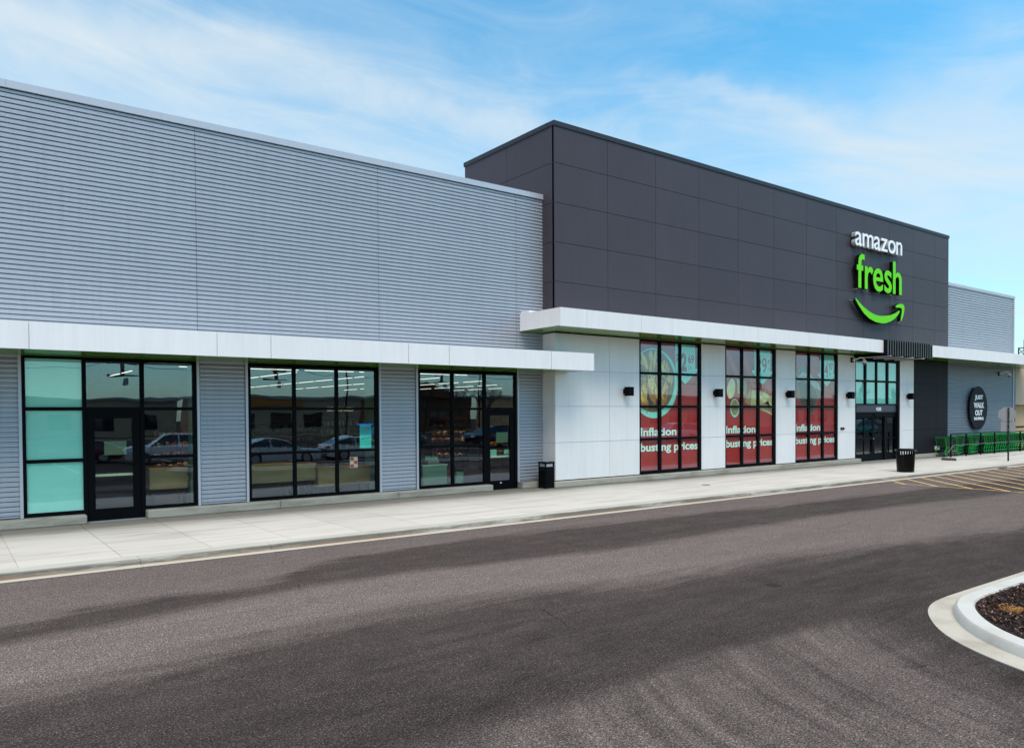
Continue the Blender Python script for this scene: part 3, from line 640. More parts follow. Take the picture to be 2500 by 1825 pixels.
# black slatted portal over the door
sl = part('slatted_portal', MB().box(36.78, 41.36, 18.85, YB-0.01, 6.0, 6.07), 'black')
sl['label'] = 'black vertical slat screen hung over the sliding doors'
mb = MB(); MT['slat'] = mat('slat_grey', (0.055, 0.058, 0.058), 0.4)
mbf = MB()
for k in range(20):
    x = 36.78+k*(41.36-36.78-0.06)/19
    mb.box(x, x+0.045, 18.78, YB-0.02, 5.30, 6.0)
    mbf.box(x-0.002, x+0.06, 18.75, 18.779, 5.30, 6.07)
put('slat', mb, 'black', sl); put('slat_edge', mbf, 'slat', sl)
put('slat_backing', MB().box(36.83, 41.33, 19.3, 19.36, 5.32, 5.99), 'black', sl)
for x in (37.15, 38.3, 39.4, 40.5):
    put('strip_light', MB().box(x-0.022, x+0.022, 18.78, 20.28, 5.262, 5.30), 'paper', sl)

# shop windows -------------------------------------------------------
def frame(bars, y0, y1, name='window', m='frame', parent=None):
    mb = MB()
    for (x0, x1, z0, z1) in bars: mb.box(x0, x1, y0, y1, z0, z1)
    return part(name, mb, m, parent)
def grid_bars(xv, zh):
    """xv: list of (x0,x1) uprights full height, zh: list of (z0,z1) rails between uprights"""
    zb, zt = zh[0][0], zh[-1][1]
    bars = [(a, b, zb, zt) for a, b in xv]
    for (a, b), (c, d) in zip(xv, xv[1:]):
        for z0, z1 in zh: bars.append((b, c, z0, z1))
    return bars
ZT = 4.03
zA = [(0.22, 0.31), (1.49, 1.575), (2.735, 2.82), (3.93, ZT)]
# window A with door
MT['notice'] = mat('notice_back', (0.15, 0.27, 0.21), 0.5)
fa = frame(grid_bars([(1.56, 1.64), (2.81, 2.90)], [zA[0], zA[1], zA[2], (3.97, ZT)]) +
           [(4.10, 4.19, 0.0, ZT), (2.81, 2.90, 0.0, 0.22)] + grid_bars([(4.19, 4.20), (5.375, 5.47)], [(0.22, 0.30), (1.505, 1.585), (2.735, 2.82), (3.95, ZT)]) +
           [(2.90, 4.10, 2.735, 2.82), (2.90, 4.10, 3.95, ZT)], YW+0.03, YW+0.13)
fa['label'] = 'black framed window bay with teal film panes and a door'
put('teal_pane', MB().box(1.64, 2.81, YW+0.09, YW+0.10, 0.31, 1.49).box(1.64, 2.81, YW+0.09, YW+0.10, 1.575, 2.735).box(1.64, 2.81, YW+0.09, YW+0.10, 2.82, 3.97), 'teal', fa)
MT['tealcover'] = glass_mat('teal_cover_glass', (0.97, 0.99, 0.98), 1.75)
put('glass_pane', MB().box(1.64, 2.81, YW+0.07, YW+0.08, 0.31, 3.97), 'tealcover', fa)
put('glass_pane', MB().box(2.90, 4.10, YW+0.07, YW+0.08, 2.82, 3.95).box(4.20, 5.375, YW+0.07, YW+0.08, 0.30, 3.95), 'glass', fa)
def shop_door(x0, x1, ztop, gx0, gx1, gz0, gz1, y=YW+0.05):
    d = frame([(x0, gx0, 0.02, ztop), (gx1, x1, 0.02, ztop), (gx0, gx1, 0.02, gz0), (gx0, gx1, gz1, ztop)], y, y+0.06, 'shop_door')
    put('door_glass', MB().box(gx0, gx1, y+0.025, y+0.033, gz0, gz1), 'glass', d)
    put('push_bar', MB().box(gx0-0.02, gx1+0.02, y+0.10, y+0.14, 1.10, 1.16), 'mintpale', d)
    return d
d1 = shop_door(2.91, 4.09, 2.735, 3.07, 3.92, 0.31, 2.54)
put('notice', MB().box(3.28, 3.78, YW+0.086, YW+0.09, 1.63, 1.97), 'notice', d1)
put('threshold', MB().box(2.84, 4.19, YW-0.05, YW+0.15, 0.0, 0.018), 'steel', d1)
# window B
fb = frame(grid_bars([(6.805, 6.895), (8.085, 8.18), (9.375, 9.47), (10.67, 10.785)], [(0.22, 0.31), (1.49, 1.56), (2.735, 2.81), (3.94, ZT)]), YW+0.03, YW+0.13)
fb['label'] = 'black framed nine pane shop window between ribbed piers'
put('glass_pane', MB().box(6.895, 10.67, YW+0.07, YW+0.08, 0.31, 3.94), 'glass', fb)
put('taped_notice', MB().box(9.84, 10.09, YW+0.083, YW+0.087, 1.0, 1.33), 'paper', fb)
mb = MB()
for i in range(2):
    for j in range(3):
        if (i+j) % 2 == 0: mb.box(9.855+i*0.115, 9.955+i*0.115, YW+0.065, YW+0.0655, 1.02+j*0.105, 1.105+j*0.105)
put('notice_print', mb, 'red', fb)
# window C with door
fc = frame(grid_bars([(12.15, 12.245), (13.405, 13.505), (14.68, 14.79)], [(0.22, 0.31), (1.505, 1.59), (2.72, 2.80), (3.93, ZT)]) +
           [(14.79, 14.87, 0.0, 2.72), (15.98, 16.09, 0.0, ZT), (14.79, 15.98, 3.93, ZT), (14.79, 15.98, 2.72, 2.80)], YW+0.03, YW+0.13)
fc['label'] = 'black framed window bay with a door beside the square bin'
put('glass_pane', MB().box(12.245, 14.68, YW+0.07, YW+0.08, 0.31, 3.93).box(14.79, 15.98, YW+0.07, YW+0.08, 2.80, 3.93), 'glass', fc)
d2 = shop_door(14.875, 15.975, 2.715, 14.96, 15.80, 0.31, 2.54)
put('notice', MB().box(15.23, 15.73, YW+0.086, YW+0.09, 1.61, 1.96), 'notice', d2)
put('notice', MB().box(15.0, 15.3, YW+0.16, YW+0.17, 1.15, 1.37), 'mint', d2)
put('notice', MB().box(15.62, 15.9, YW+0.16, YW+0.17, 1.2, 1.36), 'mint', d2)
put('door_lock', MB().box(15.36, 15.42, YW+0.04, YW+0.051, 0.22, 0.25), 'paper', d2)
# windows with printed posters
zP = [(0.25, 0.35), (1.53, 1.62), (2.79, 2.88), (4.08, 4.17), (5.35, 5.45)]
def poster_window(x0, x1, m1, m2, x0i, x1i):
    f = frame(grid_bars([(x0, x0i), m1, m2, (x1i, x1)], zP), YB+0.02, YB+0.12)
    put('glass_pane', MB().box(x0i, x1i, YB+0.055, YB+0.062, 0.35, 5.35), 'glassclear', f)
    return f
wA = poster_window(21.45, 25.10, (22.57, 22.71), (23.77, 23.89), 21.55, 24.95)
wB = poster_window(26.63, 30.26, (27.76, 27.90), (28.92, 29.07), 26.73, 30.09)
wC = poster_window(31.76, 35.39, (32.86, 33.0), (34.04, 34.18), 31.85, 35.22)
for f, s in ((wA, 'first'), (wB, 'second'), (wC, 'third')): f['label'] = 'black twelve pane window filled by a red price poster'
# sliding entrance
fe = frame(grid_bars([(36.96, 37.06), (37.92, 38.10), (39.05, 39.19), (40.14, 40.33), (41.26, 41.52)], [(2.94, 2.99), (4.10, 4.20), (5.15, 5.45)]) +
           [(36.96, 37.12, 0, 2.94), (41.32, 41.52, 0, 2.94)], YB+0.02, YB+0.14)
fe['label'] = 'teal paned transom window over the sliding doors'
put('teal_pane', MB().box(37.06, 41.26, YB+0.09, YB+0.10, 2.99, 5.15), 'teal', fe)
put('glass_pane', MB().box(37.06, 41.26, YB+0.06, YB+0.068, 2.99, 5.15), 'tealcover', fe)
MT['header'] = mat('plum_grey_header', (0.040, 0.034, 0.055), 0.4)
hb = part('door_header', MB().box(37.12, 41.32, YB+0.10, YB+0.3, 2.56, 2.94), 'header')
for k_, (c_h, xa_, xb_) in enumerate((('4', 39.17, 39.31), ('2', 39.34, 39.46), ('1', 39.50, 39.56), ('1', 39.61, 39.67))): text('house_number', c_h, xa_, xb_, 2.625, 2.81, YB+0.098, 'paper', hb, 0.02, 0.02)
sd_ = part('sliding_door', MB().box(37.12, 41.32, YB+0.11, YB+0.28, 2.33, 2.56), 'frame')
put('sensor', MB().box(38.98, 39.42, YB+0.05, YB+0.11, 2.40, 2.47), 'black', sd_)
def leaf(x0, x1, y, gx0, gx1, nm):
    mb = MB().box(x0, gx0, y, y+0.05, 0.03, 2.33).box(gx1, x1, y, y+0.05, 0.03, 2.33).box(gx0, gx1, y, y+0.05, 0.03, 0.40).box(gx0, gx1, y, y+0.05, 1.145, 1.225).box(gx0, gx1, y, y+0.05, 2.25, 2.33)
    l = put(nm, mb, 'frame', sd_)
    return l
glz = MB()
for x0, x1, y, a, b, nm in ((37.12, 38.13, YB+0.14, 37.17, 38.06, 'side_light'), (38.13, 39.10, YB+0.19, 38.22, 39.02, 'door_leaf'), (39.10, 40.16, YB+0.19, 39.22, 40.08, 'door_leaf'), (40.33, 41.32, YB+0.14, 40.43, 41.27, 'side_light')):
    leaf(x0, x1, y, a, b, nm); glz.box(a, b, y+0.02, y+0.028, 0.40, 2.25)
put('door_glass', glz, 'glass', sd_)
put('door_jamb', MB().box(40.16, 40.33, YB+0.13, YB+0.24, 0.03, 2.33), 'black', sd_)
put('door_pull', MB().box(39.09, 39.14, YB+0.17, YB+0.189, 1.15, 1.20), 'steel', sd_)
put('threshold', MB().box(37.0, 41.5, YB-0.02, YB+0.3, 0.0, 0.02), 'steel', sd_)

# inside of the store ------------------------------------------------
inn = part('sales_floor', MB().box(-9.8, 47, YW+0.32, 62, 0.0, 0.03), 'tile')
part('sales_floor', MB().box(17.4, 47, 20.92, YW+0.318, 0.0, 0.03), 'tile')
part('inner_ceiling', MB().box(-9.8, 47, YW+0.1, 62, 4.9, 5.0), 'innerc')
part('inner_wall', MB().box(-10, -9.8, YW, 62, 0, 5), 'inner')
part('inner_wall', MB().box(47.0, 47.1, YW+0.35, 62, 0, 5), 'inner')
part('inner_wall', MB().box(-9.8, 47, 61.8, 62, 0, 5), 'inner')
MT['innerpale'] = mat('store_pale_wall', (0.30, 0.27, 0.24), 0.8, noise=(0.9, 0.1))
part('inner_wall', MB().box(0.6, 3.15, 27.9, 28.1, 0.03, 4.85), 'innerpale')
part('inner_column', MB().box(10.85, 11.15, 22.0, 22.3, 0.03, 4.9), 'teal_box')
part('inner_column', MB().box(22.1, 22.65, 29.8, 30.3, 0.03, 4.9), 'innerpale')
part('inner_column', MB().box(5.42, 5.6, 21.7, 21.9, 0.03, 4.9), 'teal_box')
lamp_me = MB().box(-0.022, 0.022, -1.2, 1.2, -0.012, 0.012).mesh('ceiling_light')
def lamp(x, y, z, rz=0.0):
    o = link('ceiling_light', lamp_me, 'lamp', store); o.location = (x, y, z); o.rotation_euler[2] = rz
for x in (9.2, 11.9, 14.6, 17.3, 20.0, 22.7): lamp(x, 33.6, 4.62, math.pi/2)
for x, ys in ((4.4, (36,)), (7.0, (39, 42)), (13.67, (36.5, 39.2, 41.9, 45, 48)), (18.3, (37.6, 40.3, 43, 45.7, 48.4, 51.1, 53.8, 56.5)), (22.5, (38, 41, 44, 46.7, 49.4, 52.1, 55, 58)), (27, (40, 43, 46, 49, 52, 55, 58)), (31.5, (42, 45, 48, 51, 54, 57)), (36, (44, 47, 50, 53, 56))):
    for y in ys: lamp(x, y, 4.62)
lamp(3.55, 24.6, 4.2, math.pi/2); lamp(6.6, 26.6, 4.3, math.pi/2)

# ================================================================== posters in the windows
def poster(x0, x1, label):
    p = thing('window_poster', label, 'poster', group='red price posters in the entrance block windows')
    YP = YB+0.115
    put('poster_sheet', MB().box(x0, x1, YP, YP+0.01, 0.36, 5.34), 'red', p)
    return p, YP
def flat(name, pts, y, m, p, t=0.002): return put(name, MB().prism(pts, 'y', y-t, y), m, p)
def ell(cx, cz, rx, rz, n=40, rot=0, a0=0, a1=2*math.pi):
    out = []
    for i in range(n):
        a = a0+(a1-a0)*i/(n if a1-a0 > 6.28 else n-1); u, v = rx*math.cos(a), rz*math.sin(a)
        out.append((cx+u*math.cos(rot)-v*math.sin(rot), cz+u*math.sin(rot)+v*math.cos(rot)))
    return out
def clipx(pts, lo): return [(max(lo, a), b) for a, b in pts]
def wedge(cx, cz, l, w_, rot):
    pr = [(-l, -0.15*w_), (-0.7*l, -0.75*w_), (0.1*l, -w_), (0.8*l, -0.55*w_), (l, 0), (0.75*l, 0.6*w_), (0.0, w_), (-0.75*l, 0.6*w_)]
    c, s = math.cos(rot), math.sin(rot)
    return [(cx+a*c-b*s, cz+a*s+b*c) for a, b in pr]
def arrow(p, y, x0, x1, xa, xb, ztop, zsh, ztip, zend=None):
    xm = (x0+x1)/2
    return flat('price_arrow', [(x0, ztop), (x0, zsh), (xa, zsh), (xa+0.01, zsh-0.08), (xm, ztip), (xb-0.01, zsh-0.08), (xb, zsh), (x1, zsh), (x1, ztop)], y, 'mint', p)
for nm, c in (('fry1', (0.72, 0.42, 0.09)), ('fry2', (0.50, 0.20, 0.045)), ('fry3', (0.85, 0.62, 0.18)), ('fry4', (0.22, 0.10, 0.035)), ('char', (0.07, 0.06, 0.035)), ('bread', (0.58, 0.52, 0.20)), ('bread2', (0.33, 0.27, 0.09)),
              ('bread3', (0.75, 0.72, 0.36)), ('meat', (0.085, 0.055, 0.03)), ('meat2', (0.035, 0.025, 0.018)), ('foil', (0.17, 0.17, 0.13)), ('foil2', (0.42, 0.46, 0.40)), ('bowlin', (0.20, 0.13, 0.06))):
    MT[nm] = mat('food_print_'+nm, c, 0.6, noise=(4, 0.35))
def poster_words(p, y, x0):
    for nm, s, a, b, z0, z1, zr in (('lettering', 'Inflation', 0.0, 2.07, 1.69, 2.02, 'Infl'), ('lettering', 'busting prices', 0.0, 3.37, 0.995, 1.42, 'bp')):
        text(nm, s, x0+a, x0+b, z0, z1, y-0.006, 'mintpale', p, 0.03, 0.001, zref=zr if nm else None)
rnd = random.Random(11)
# poster 1 : bowl of roasted wedges
p1, yp = poster(21.50, 25.00, 'red poster with a bowl of potato wedges and a $2.69 arrow')
bowl = flat('bowl', clipx(ell(22.40, 3.75, 1.37, 1.37), 21.56), yp-0.001, 'mint', p1)
flat('bowl_inside', clipx(ell(22.34, 3.83, 1.24, 1.22), 21.56), yp-0.003, 'bowlin', p1)
mbs = {k: MB() for k in ('fry1', 'fry2', 'fry3', 'fry4', 'char')}
for i in range(95):
    a = rnd.uniform(0, 2*math.pi); r = math.sqrt(rnd.random())*1.02
    cx, cz = 22.34+r*math.cos(a), 3.83+r*math.sin(a)
    k = rnd.choice(['fry1', 'fry2', 'fry3', 'fry1', 'fry4']) if cz > 3.15 else rnd.choice(['char', 'char', 'fry4', 'fry2'])
    y = yp-0.004-0.0003*i*0.1
    mbs[k].prism(clipx(wedge(cx, cz, rnd.uniform(0.22, 0.40), rnd.uniform(0.07, 0.12), rnd.uniform(0.9, 2.4)), 21.56), 'y', y-0.0015, y)
for k, m_ in mbs.items(): put('potato_wedges', m_, k, p1)
arrow(p1, yp-0.0115, 23.61, 24.82, 23.45, 24.99, 5.33, 4.38, 3.74)
text('price', '$', 23.65, 23.79, 4.50, 4.96, yp-0.015, 'darkred', p1, 0.03, 0.001)
text('price', '2', 23.95, 24.30, 4.26, 5.0, yp-0.015, 'darkred', p1, 0.05, 0.001)
text('price', '69', 24.38, 24.74, 4.58, 4.95, yp-0.015, 'darkred', p1, 0.03, 0.001)
text('price', 'EA', 24.40, 24.60, 4.33, 4.50, yp-0.015, 'darkred', p1, 0.0, 0.001)
poster_words(p1, yp-0.006, 21.61)
# poster 2 : bread rolls, dip and wrap
p2, yp = poster(26.68, 30.17, 'red poster with bread, a dip cup and an 89 cent arrow')
for k in range(3):
    x = 26.75+k*1.0; flat('light_ray', [(x-0.05, 5.3-0.2*k), (x+0.22, 5.3), (x+1.9, 2.9), (x+1.5, 2.9)], yp-0.001-0.0008*k, 'redstripe', p2)
flat('potato_slice', ell(27.17, 3.60, 0.27, 0.44, rot=-0.25), yp-0.005, 'bread3', p2)
flat('wrap', [(27.57, 4.03), (27.85, 3.96), (27.82, 3.35), (27.62, 3.42)], yp-0.005, 'bread', p2)
flat('wrap', [(27.95, 3.98), (28.24, 3.95), (28.24, 3.30), (27.98, 3.36)], yp-0.005, 'bread2', p2)
flat('dip_cup', ell(27.42, 2.78, 0.31, 0.40), yp-0.005, 'mint', p2); flat('dip', ell(27.42, 2.80, 0.25, 0.33), yp-0.008, 'bread2', p2)
flat('burrito', [(28.10, 3.04), (28.49, 3.61), (28.60, 3.50), (28.50, 3.00), (28.40, 2.90)], yp-0.005, 'bread2', p2)
flat('burrito', [(28.62, 3.56), (29.1, 3.54), (29.59, 3.47), (30.13, 3.25), (30.13, 2.44), (29.7, 2.58), (29.24, 2.69), (28.52, 2.89)], yp-0.006, 'bread', p2)
flat('burrito', [(28.7, 3.2), (29.3, 3.3), (30.13, 2.9), (30.13, 2.75), (29.3, 3.12)], yp-0.0085, 'bread3', p2)
flat('burrito', [(29.2, 2.9), (29.8, 3.1), (30.13, 2.65), (30.13, 2.5)], yp-0.0085, 'bread2', p2)
arrow(p2, yp-0.010, 28.79, 29.97, 28.62, 30.13, 5.33, 4.43, 3.79)
text('price', '8', 28.92, 29.26, 4.32, 4.99, yp-0.014, 'darkred', p2, 0.0, 0.001)
text('price', '9', 29.34, 29.70, 4.32, 5.0, yp-0.014, 'darkred', p2, 0.01, 0.001)
text('price', '\u00a2', 29.76, 29.93, 4.66, 4.97, yp-0.014, 'darkred', p2, 0.03, 0.001)
text('price', 'EA', 29.78, 29.92, 4.46, 4.58, yp-0.014, 'darkred', p2, 0.0, 0.001)
poster_words(p2, yp-0.006, 26.80)
# poster 3 : roast in foil
p3, yp = poster(31.81, 35.30, 'red poster with a roast in foil and a $4.97 arrow')
flat('foil', [(31.87, 4.2), (32.2, 4.6), (32.53, 4.86), (32.75, 4.6), (32.95, 4.5), (33.62, 4.2), (34.14, 3.68), (33.9, 3.3), (33.56, 2.87), (33.36, 2.46), (32.76, 2.80), (32.30, 3.05), (31.87, 3.4)], yp-0.002, 'foil', p3)
flat('foil', [(32.0, 4.15), (32.5, 4.45), (33.2, 4.35), (33.9, 3.9), (34.05, 3.6), (33.5, 3.75), (32.9, 4.1), (32.4, 4.1)], yp-0.005, 'foil2', p3)
flat('roast', [(32.0, 3.9), (32.5, 4.05), (33.1, 3.9), (33.6, 3.6), (33.75, 3.3), (33.5, 2.8), (33.3, 2.5), (32.85, 2.75), (32.4, 3.0), (32.15, 3.4)], yp-0.008, 'meat', p3)
flat('roast', [(32.7, 3.85), (33.1, 3.8), (33.4, 3.3), (33.3, 2.7), (33.0, 2.8), (32.75, 3.2)], yp-0.0105, 'meat2', p3)
flat('roast', [(31.87, 3.9), (32.1, 3.9), (32.3, 3.5), (32.35, 3.1), (32.1, 3.2), (31.9, 3.5)], yp-0.0105, 'fry4', p3)
arrow(p3, yp-0.013, 33.96, 35.14, 33.78, 35.28, 5.33, 4.42, 3.80)
text('price', '$', 34.02, 34.18, 4.5, 4.92, yp-0.0165, 'darkred', p3, 0.03, 0.001)
text('price', '4', 34.34, 34.66, 4.26, 4.98, yp-0.0165, 'darkred', p3, 0.01, 0.001)
text('price', '97', 34.72, 35.08, 4.60, 4.96, yp-0.0165, 'darkred', p3, 0.03, 0.001)
text('price', 'EA', 34.75, 34.93, 4.36, 4.52, yp-0.0165, 'darkred', p3, 0.0, 0.001)
poster_words(p3, yp-0.006, 31.91)

# ================================================================== signs on the wall
YS = 20.2
sign = thing('store_sign', 'raised store name in white and green letters with a green smile arrow', 'sign')
def letters(s, x0, x1, zb, zref, hgt, gap, face_m, side_m, offset, ysq=1.0):
    gl = [glyph(c, offset) for c in s]; bb = [(min(p.x for p in v), max(p.x for p in v)) for v, f in gl]
    refv = glyph(zref, offset)[0]; rb, rt = min(p.y for p in refv), max(p.y for p in refv)
    tot = sum(b-a for a, b in bb)+sum(gap if not isinstance(gap, dict) else gap.get(i, gap['d']) for i in range(len(s)-1)); k = (x1-x0)/tot; x = x0
    for i, ((v, f), (a, b)) in enumerate(zip(gl, bb)):
        for nm, m_, ya, yb, par in (('letter', side_m, YS+0.012, YS+0.21, sign), ('letter_face', face_m, YS-0.004, YS+0.012, None)):
            mb = MB()
            cxm = (a+b)/2
            mb.v = [(x+(p.x-a)*k, (ya if p.z > 0 else yb), zb+(p.y-rb)/(rt-rb)*hgt) for p in v]; mb.f = f
            ob = put(nm, mb, m_, par if par is not None else last, weld=1e-5); last = ob
            if nm == 'letter_face':     # pull the face in a little so that the dark edge shows
                pass
        x += (b-a)*k+(gap if not isinstance(gap, dict) else gap.get(i, gap['d']))*k
MT['white_return'] = mat('white_letter_return', (0.36, 0.37, 0.41), 0.4)
letters('amazon', 36.40, 41.07, 10.83, 'z', 0.66, 0.05, 'white_letter', 'white_return', 0.004)
letters('fresh', 36.56, 41.04, 8.745, 'h', 1.68, {'d': 0.06, 0: 0.02, 1: 0.0}, 'green_face', 'black', 0.012)
smile = [(36.41, 8.17), (36.77, 7.84), (37.22, 7.52), (37.74, 7.29), (38.33, 7.16), (38.93, 7.12), (39.34, 7.15), (39.89, 7.28), (40.31, 7.45), (40.66, 7.68), (40.87, 7.89), (40.76, 7.90), (40.38, 7.74), (39.89, 7.61), (39.34, 7.53), (38.79, 7.49), (38.26, 7.52), (37.74, 7.64), (37.22, 7.82), (36.77, 8.03), (36.49, 8.20)]
tip = [(40.39, 8.09), (40.51, 8.17), (40.80, 8.26), (41.08, 8.29), (41.26, 8.24), (41.34, 8.13), (41.31, 7.89), (41.18, 7.60), (41.04, 7.41), (40.93, 7.36), (40.98, 7.55), (41.07, 7.80), (41.08, 7.98), (41.01, 8.06), (40.80, 8.07), (40.44, 8.05)]
sm = put('smile_stroke', MB().prism(smile, 'y', YS+0.012, YS+0.21), 'black', sign); put('smile_face', MB().prism(smile, 'y', YS-0.004, YS+0.012), 'green_face', sm)
sm = put('arrow_tip', MB().prism(tip, 'y', YS+0.012, YS+0.21), 'black', sign); put('arrow_face', MB().prism(tip, 'y', YS-0.004, YS+0.012), 'green_face', sm)
for x, z in ((36.75, 8.72), (37.72, 8.7), (38.9, 8.7), (40.1, 8.7), (36.42, 8.14), (40.97, 7.34)): put('standoff', MB().box(x-0.03, x+0.03, YS+0.1, YB-0.002, z-0.03, z+0.01), 'steel', sign)

disc = thing('round_sign', 'round charcoal sign in white capitals on the right ribbed wall', 'sign')
mb = MB().prism(ell(52.45, 2.76, 1.28, 1.35, 64), 'y', 20.97, 21.0); put('sign_disc', mb, mat('disc_plum', (0.014, 0.012, 0.018), 0.6, spec=0.1), disc)
put('disc_spacer', MB().prism(ell(52.45, 2.76, 0.8, 0.8, 24), 'y', 21.0, YW+0.01), 'black', disc)
for s, x0, x1, z0, z1 in (('JUST', 51.88, 53.06, 3.23, 3.58), ('WALK', 51.73, 53.22, 2.76, 3.12), ('OUT', 51.93, 53.0, 2.29, 2.65), ('SHOPPING', 51.78, 53.15, 2.01, 2.20)):
    text('lettering', s, x0, x1, z0, z1, 20.968, 'paper', disc, 0.045, 0.01)

# wall lamps ---------------------------------------------------------
lampt = thing('wall_lamp', 'black box wall lamp on the white panel by the first poster window', 'wall lamp', (20.68, YB, 3.40), 0, 'black box lamps on the entrance block')
put('lamp_housing', MB().box(-0.13, 0.13, -0.34, -0.09, -0.17, 0.165), 'frame', lampt, bevel=0.006)
put('wall_mount', MB().box(-0.10, 0.10, -0.09, -0.001, -0.10, 0.09), 'frame', lampt)
put('lamp_lens', MB().box(-0.09, 0.09, -0.30, -0.13, -0.172, -0.17), 'paper', lampt)
for x, lb in ((25.93, 'black box wall lamp between the first and second poster windows'), (31.07, 'black box wall lamp between the second and third poster windows'),
              (36.2, 'black box wall lamp just left of the sliding doors'), (42.32, 'black box wall lamp on the white strip right of the sliding doors')):
    dup(lampt, (x, YB, 3.40), label=lb)
kp = tag(put('wall_keypad', MB().box(35.60, 35.90, YB-0.05, YB-0.001, 1.70, 1.81), 'black', bevel=0.005), 'small black control box on the white strip left of the doors', 'keypad')
put('keypad_button', MB().box(35.64, 35.72, YB-0.055, YB-0.05, 1.73, 1.78), 'red', kp)
ob_ = tag(put('outlet_box', MB().box(45.50, 45.88, YB-0.12, YB-0.001, 0.38, 0.60), 'fascia', bevel=0.008), 'small grey metal outlet box low on the charcoal wall', 'outlet')
def dome_cam(x, y, z, lbl):
    t = thing('security_camera', lbl, 'camera', (x, y, z))
    put('wall_plate', MB().box(-0.10, 0.10, -0.05, -0.001, -0.12, 0.12), 'black', t)
    put('arm', MB().tube([(0, -0.05, 0.0), (0.03, -0.22, 0.03), (0.07, -0.38, 0.10), (0.13, -0.5, 0.10), (0.17, -0.55, 0.04), (0.18, -0.56, -0.05)], 0.03, 10), 'paper', t, smooth=True)
    put('dome_housing', MB().lathe([(0.001, 0.0), (0.05, 0.0), (0.09, -0.05), (0.115, -0.13), (0.115, -0.16), (0.001, -0.16)], 0.18, -0.56, 20), 'paper', t, smooth=True)
    put('dome_glass', MB().lathe([(0.10, -0.16), (0.09, -0.21), (0.055, -0.25), (0.001, -0.265)], 0.18, -0.56, 20), 'carglass', t, smooth=True)
dome_cam(36.62, YB, 5.16, 'white dome camera on a hooked arm beside the slat portal')
dome_cam(55.9, YW, 5.02, 'white dome camera on the ribbed wall above the round sign')

# ================================================================== things on the sidewalk
t = thing('litter_bin', 'square black litter bin against the ribbed pier and white corner', 'litter bin', (16.90, 20.58, 0))
mb = MB().box(-0.19, 0.19, -0.19, 0.19, 0.03, 0.70)
put('bin_body', mb, 'blackgloss', t, bevel=0.008)
mb = MB()
for sx_ in (-1, 1):
    for sy_ in (-1, 1): mb.box(min(sx_*0.195, sx_*0.155), max(sx_*0.195, sx_*0.155), min(sy_*0.195, sy_*0.155), max(sy_*0.195, sy_*0.155), 0.0, 0.90)
mb.box(-0.155, 0.155, -0.194, 0.194, 0.70, 0.745).box(-0.194, 0.194, -0.155, 0.155, 0.701, 0.744)
put('bin_posts', mb, 'frame', t)
put('bin_top', MB().box(-0.21, 0.21, -0.21, 0.21, 0.865, 0.92), 'frame', t, bevel=0.01)
put('bin_ashtray', MB().box(-0.1, 0.1, -0.1, 0.1, 0.92, 0.935), 'steel', t)
put('bin_hood', MB().box(-0.12, 0.12, -0.12, 0.12, 0.745, 0.865), 'black', t)
MT['flap'] = mat('grey_flap', (0.30, 0.31, 0.33), 0.4)
put('bin_flap', MB().box(-0.14, 0.14, -0.176, -0.160, 0.755, 0.855), 'flap', t); put('bin_flap', MB().box(-0.176, -0.160, -0.14, 0.14, 0.755, 0.855), 'flap', t)
for d in (0.25, 0.62): 
    pass
mb = MB().box(-0.15, 0.15, -0.1935, -0.19, 0.10, 0.62); put('bin_panel', mb, 'frame', t)
mb = MB().box(-0.1935, -0.19, -0.15, 0.15, 0.10, 0.62); put('bin_panel', mb, 'frame', t)

t = thing('litter_bin', 'round tapered black steel litter bin standing alone on the sidewalk', 'litter bin', (33.1, 16.1, 0))
put('bin_body', MB().lathe([(0.001, 0.02), (0.32, 0.02), (0.335, 0.0), (0.34, 0.05), (0.357, 0.40), (0.37, 0.72), (0.33, 0.72), (0.30, 0.06), (0.001, 0.06)], seg=48), 'blackgloss', t, smooth=True)
mb = MB()
for k in range(24):
    a = 2*math.pi*k/24; a2 = a+0.15
    p = lambda aa, r, z: (r*math.cos(aa), r*math.sin(aa), z)
    n = len(mb.v); mb.v += [p(a, .365, .72), p(a2, .365, .72), p(a2, .385, .91), p(a, .385, .91), p(a, .35, .72), p(a2, .35, .72), p(a2, .37, .91), p(a, .37, .91)]
    mb.f += [tuple(n+i for i in q) for q in ((0, 1, 2, 3), (4, 7, 6, 5), (0, 4, 5, 1), (1, 5, 6, 2), (2, 6, 7, 3), (3, 7, 4, 0))]
put('bin_slats', mb, 'blackgloss', t)
put('bin_rim', MB().lathe([(0.36, 0.90), (0.40, 0.905), (0.425, 0.93), (0.42, 0.965), (0.39, 0.975), (0.37, 0.96), (0.36, 0.90)], seg=48), 'blackgloss', t, smooth=True)
put('bin_lid', MB().lathe([(0.38, 0.972), (0.33, 0.99), (0.2, 0.985), (0.18, 0.93), (0.001, 0.92)], seg=48), 'black', t, smooth=True)

MT['polegreen'] = mat('pole_dark_green', (0.012, 0.018, 0.016), 0.4, 0.2)
t = thing('stop_sign', 'back of an octagonal stop sign and small plate on a dark post', 'sign', (44.05, 16.2, 0), -math.atan2(44, 16.2))
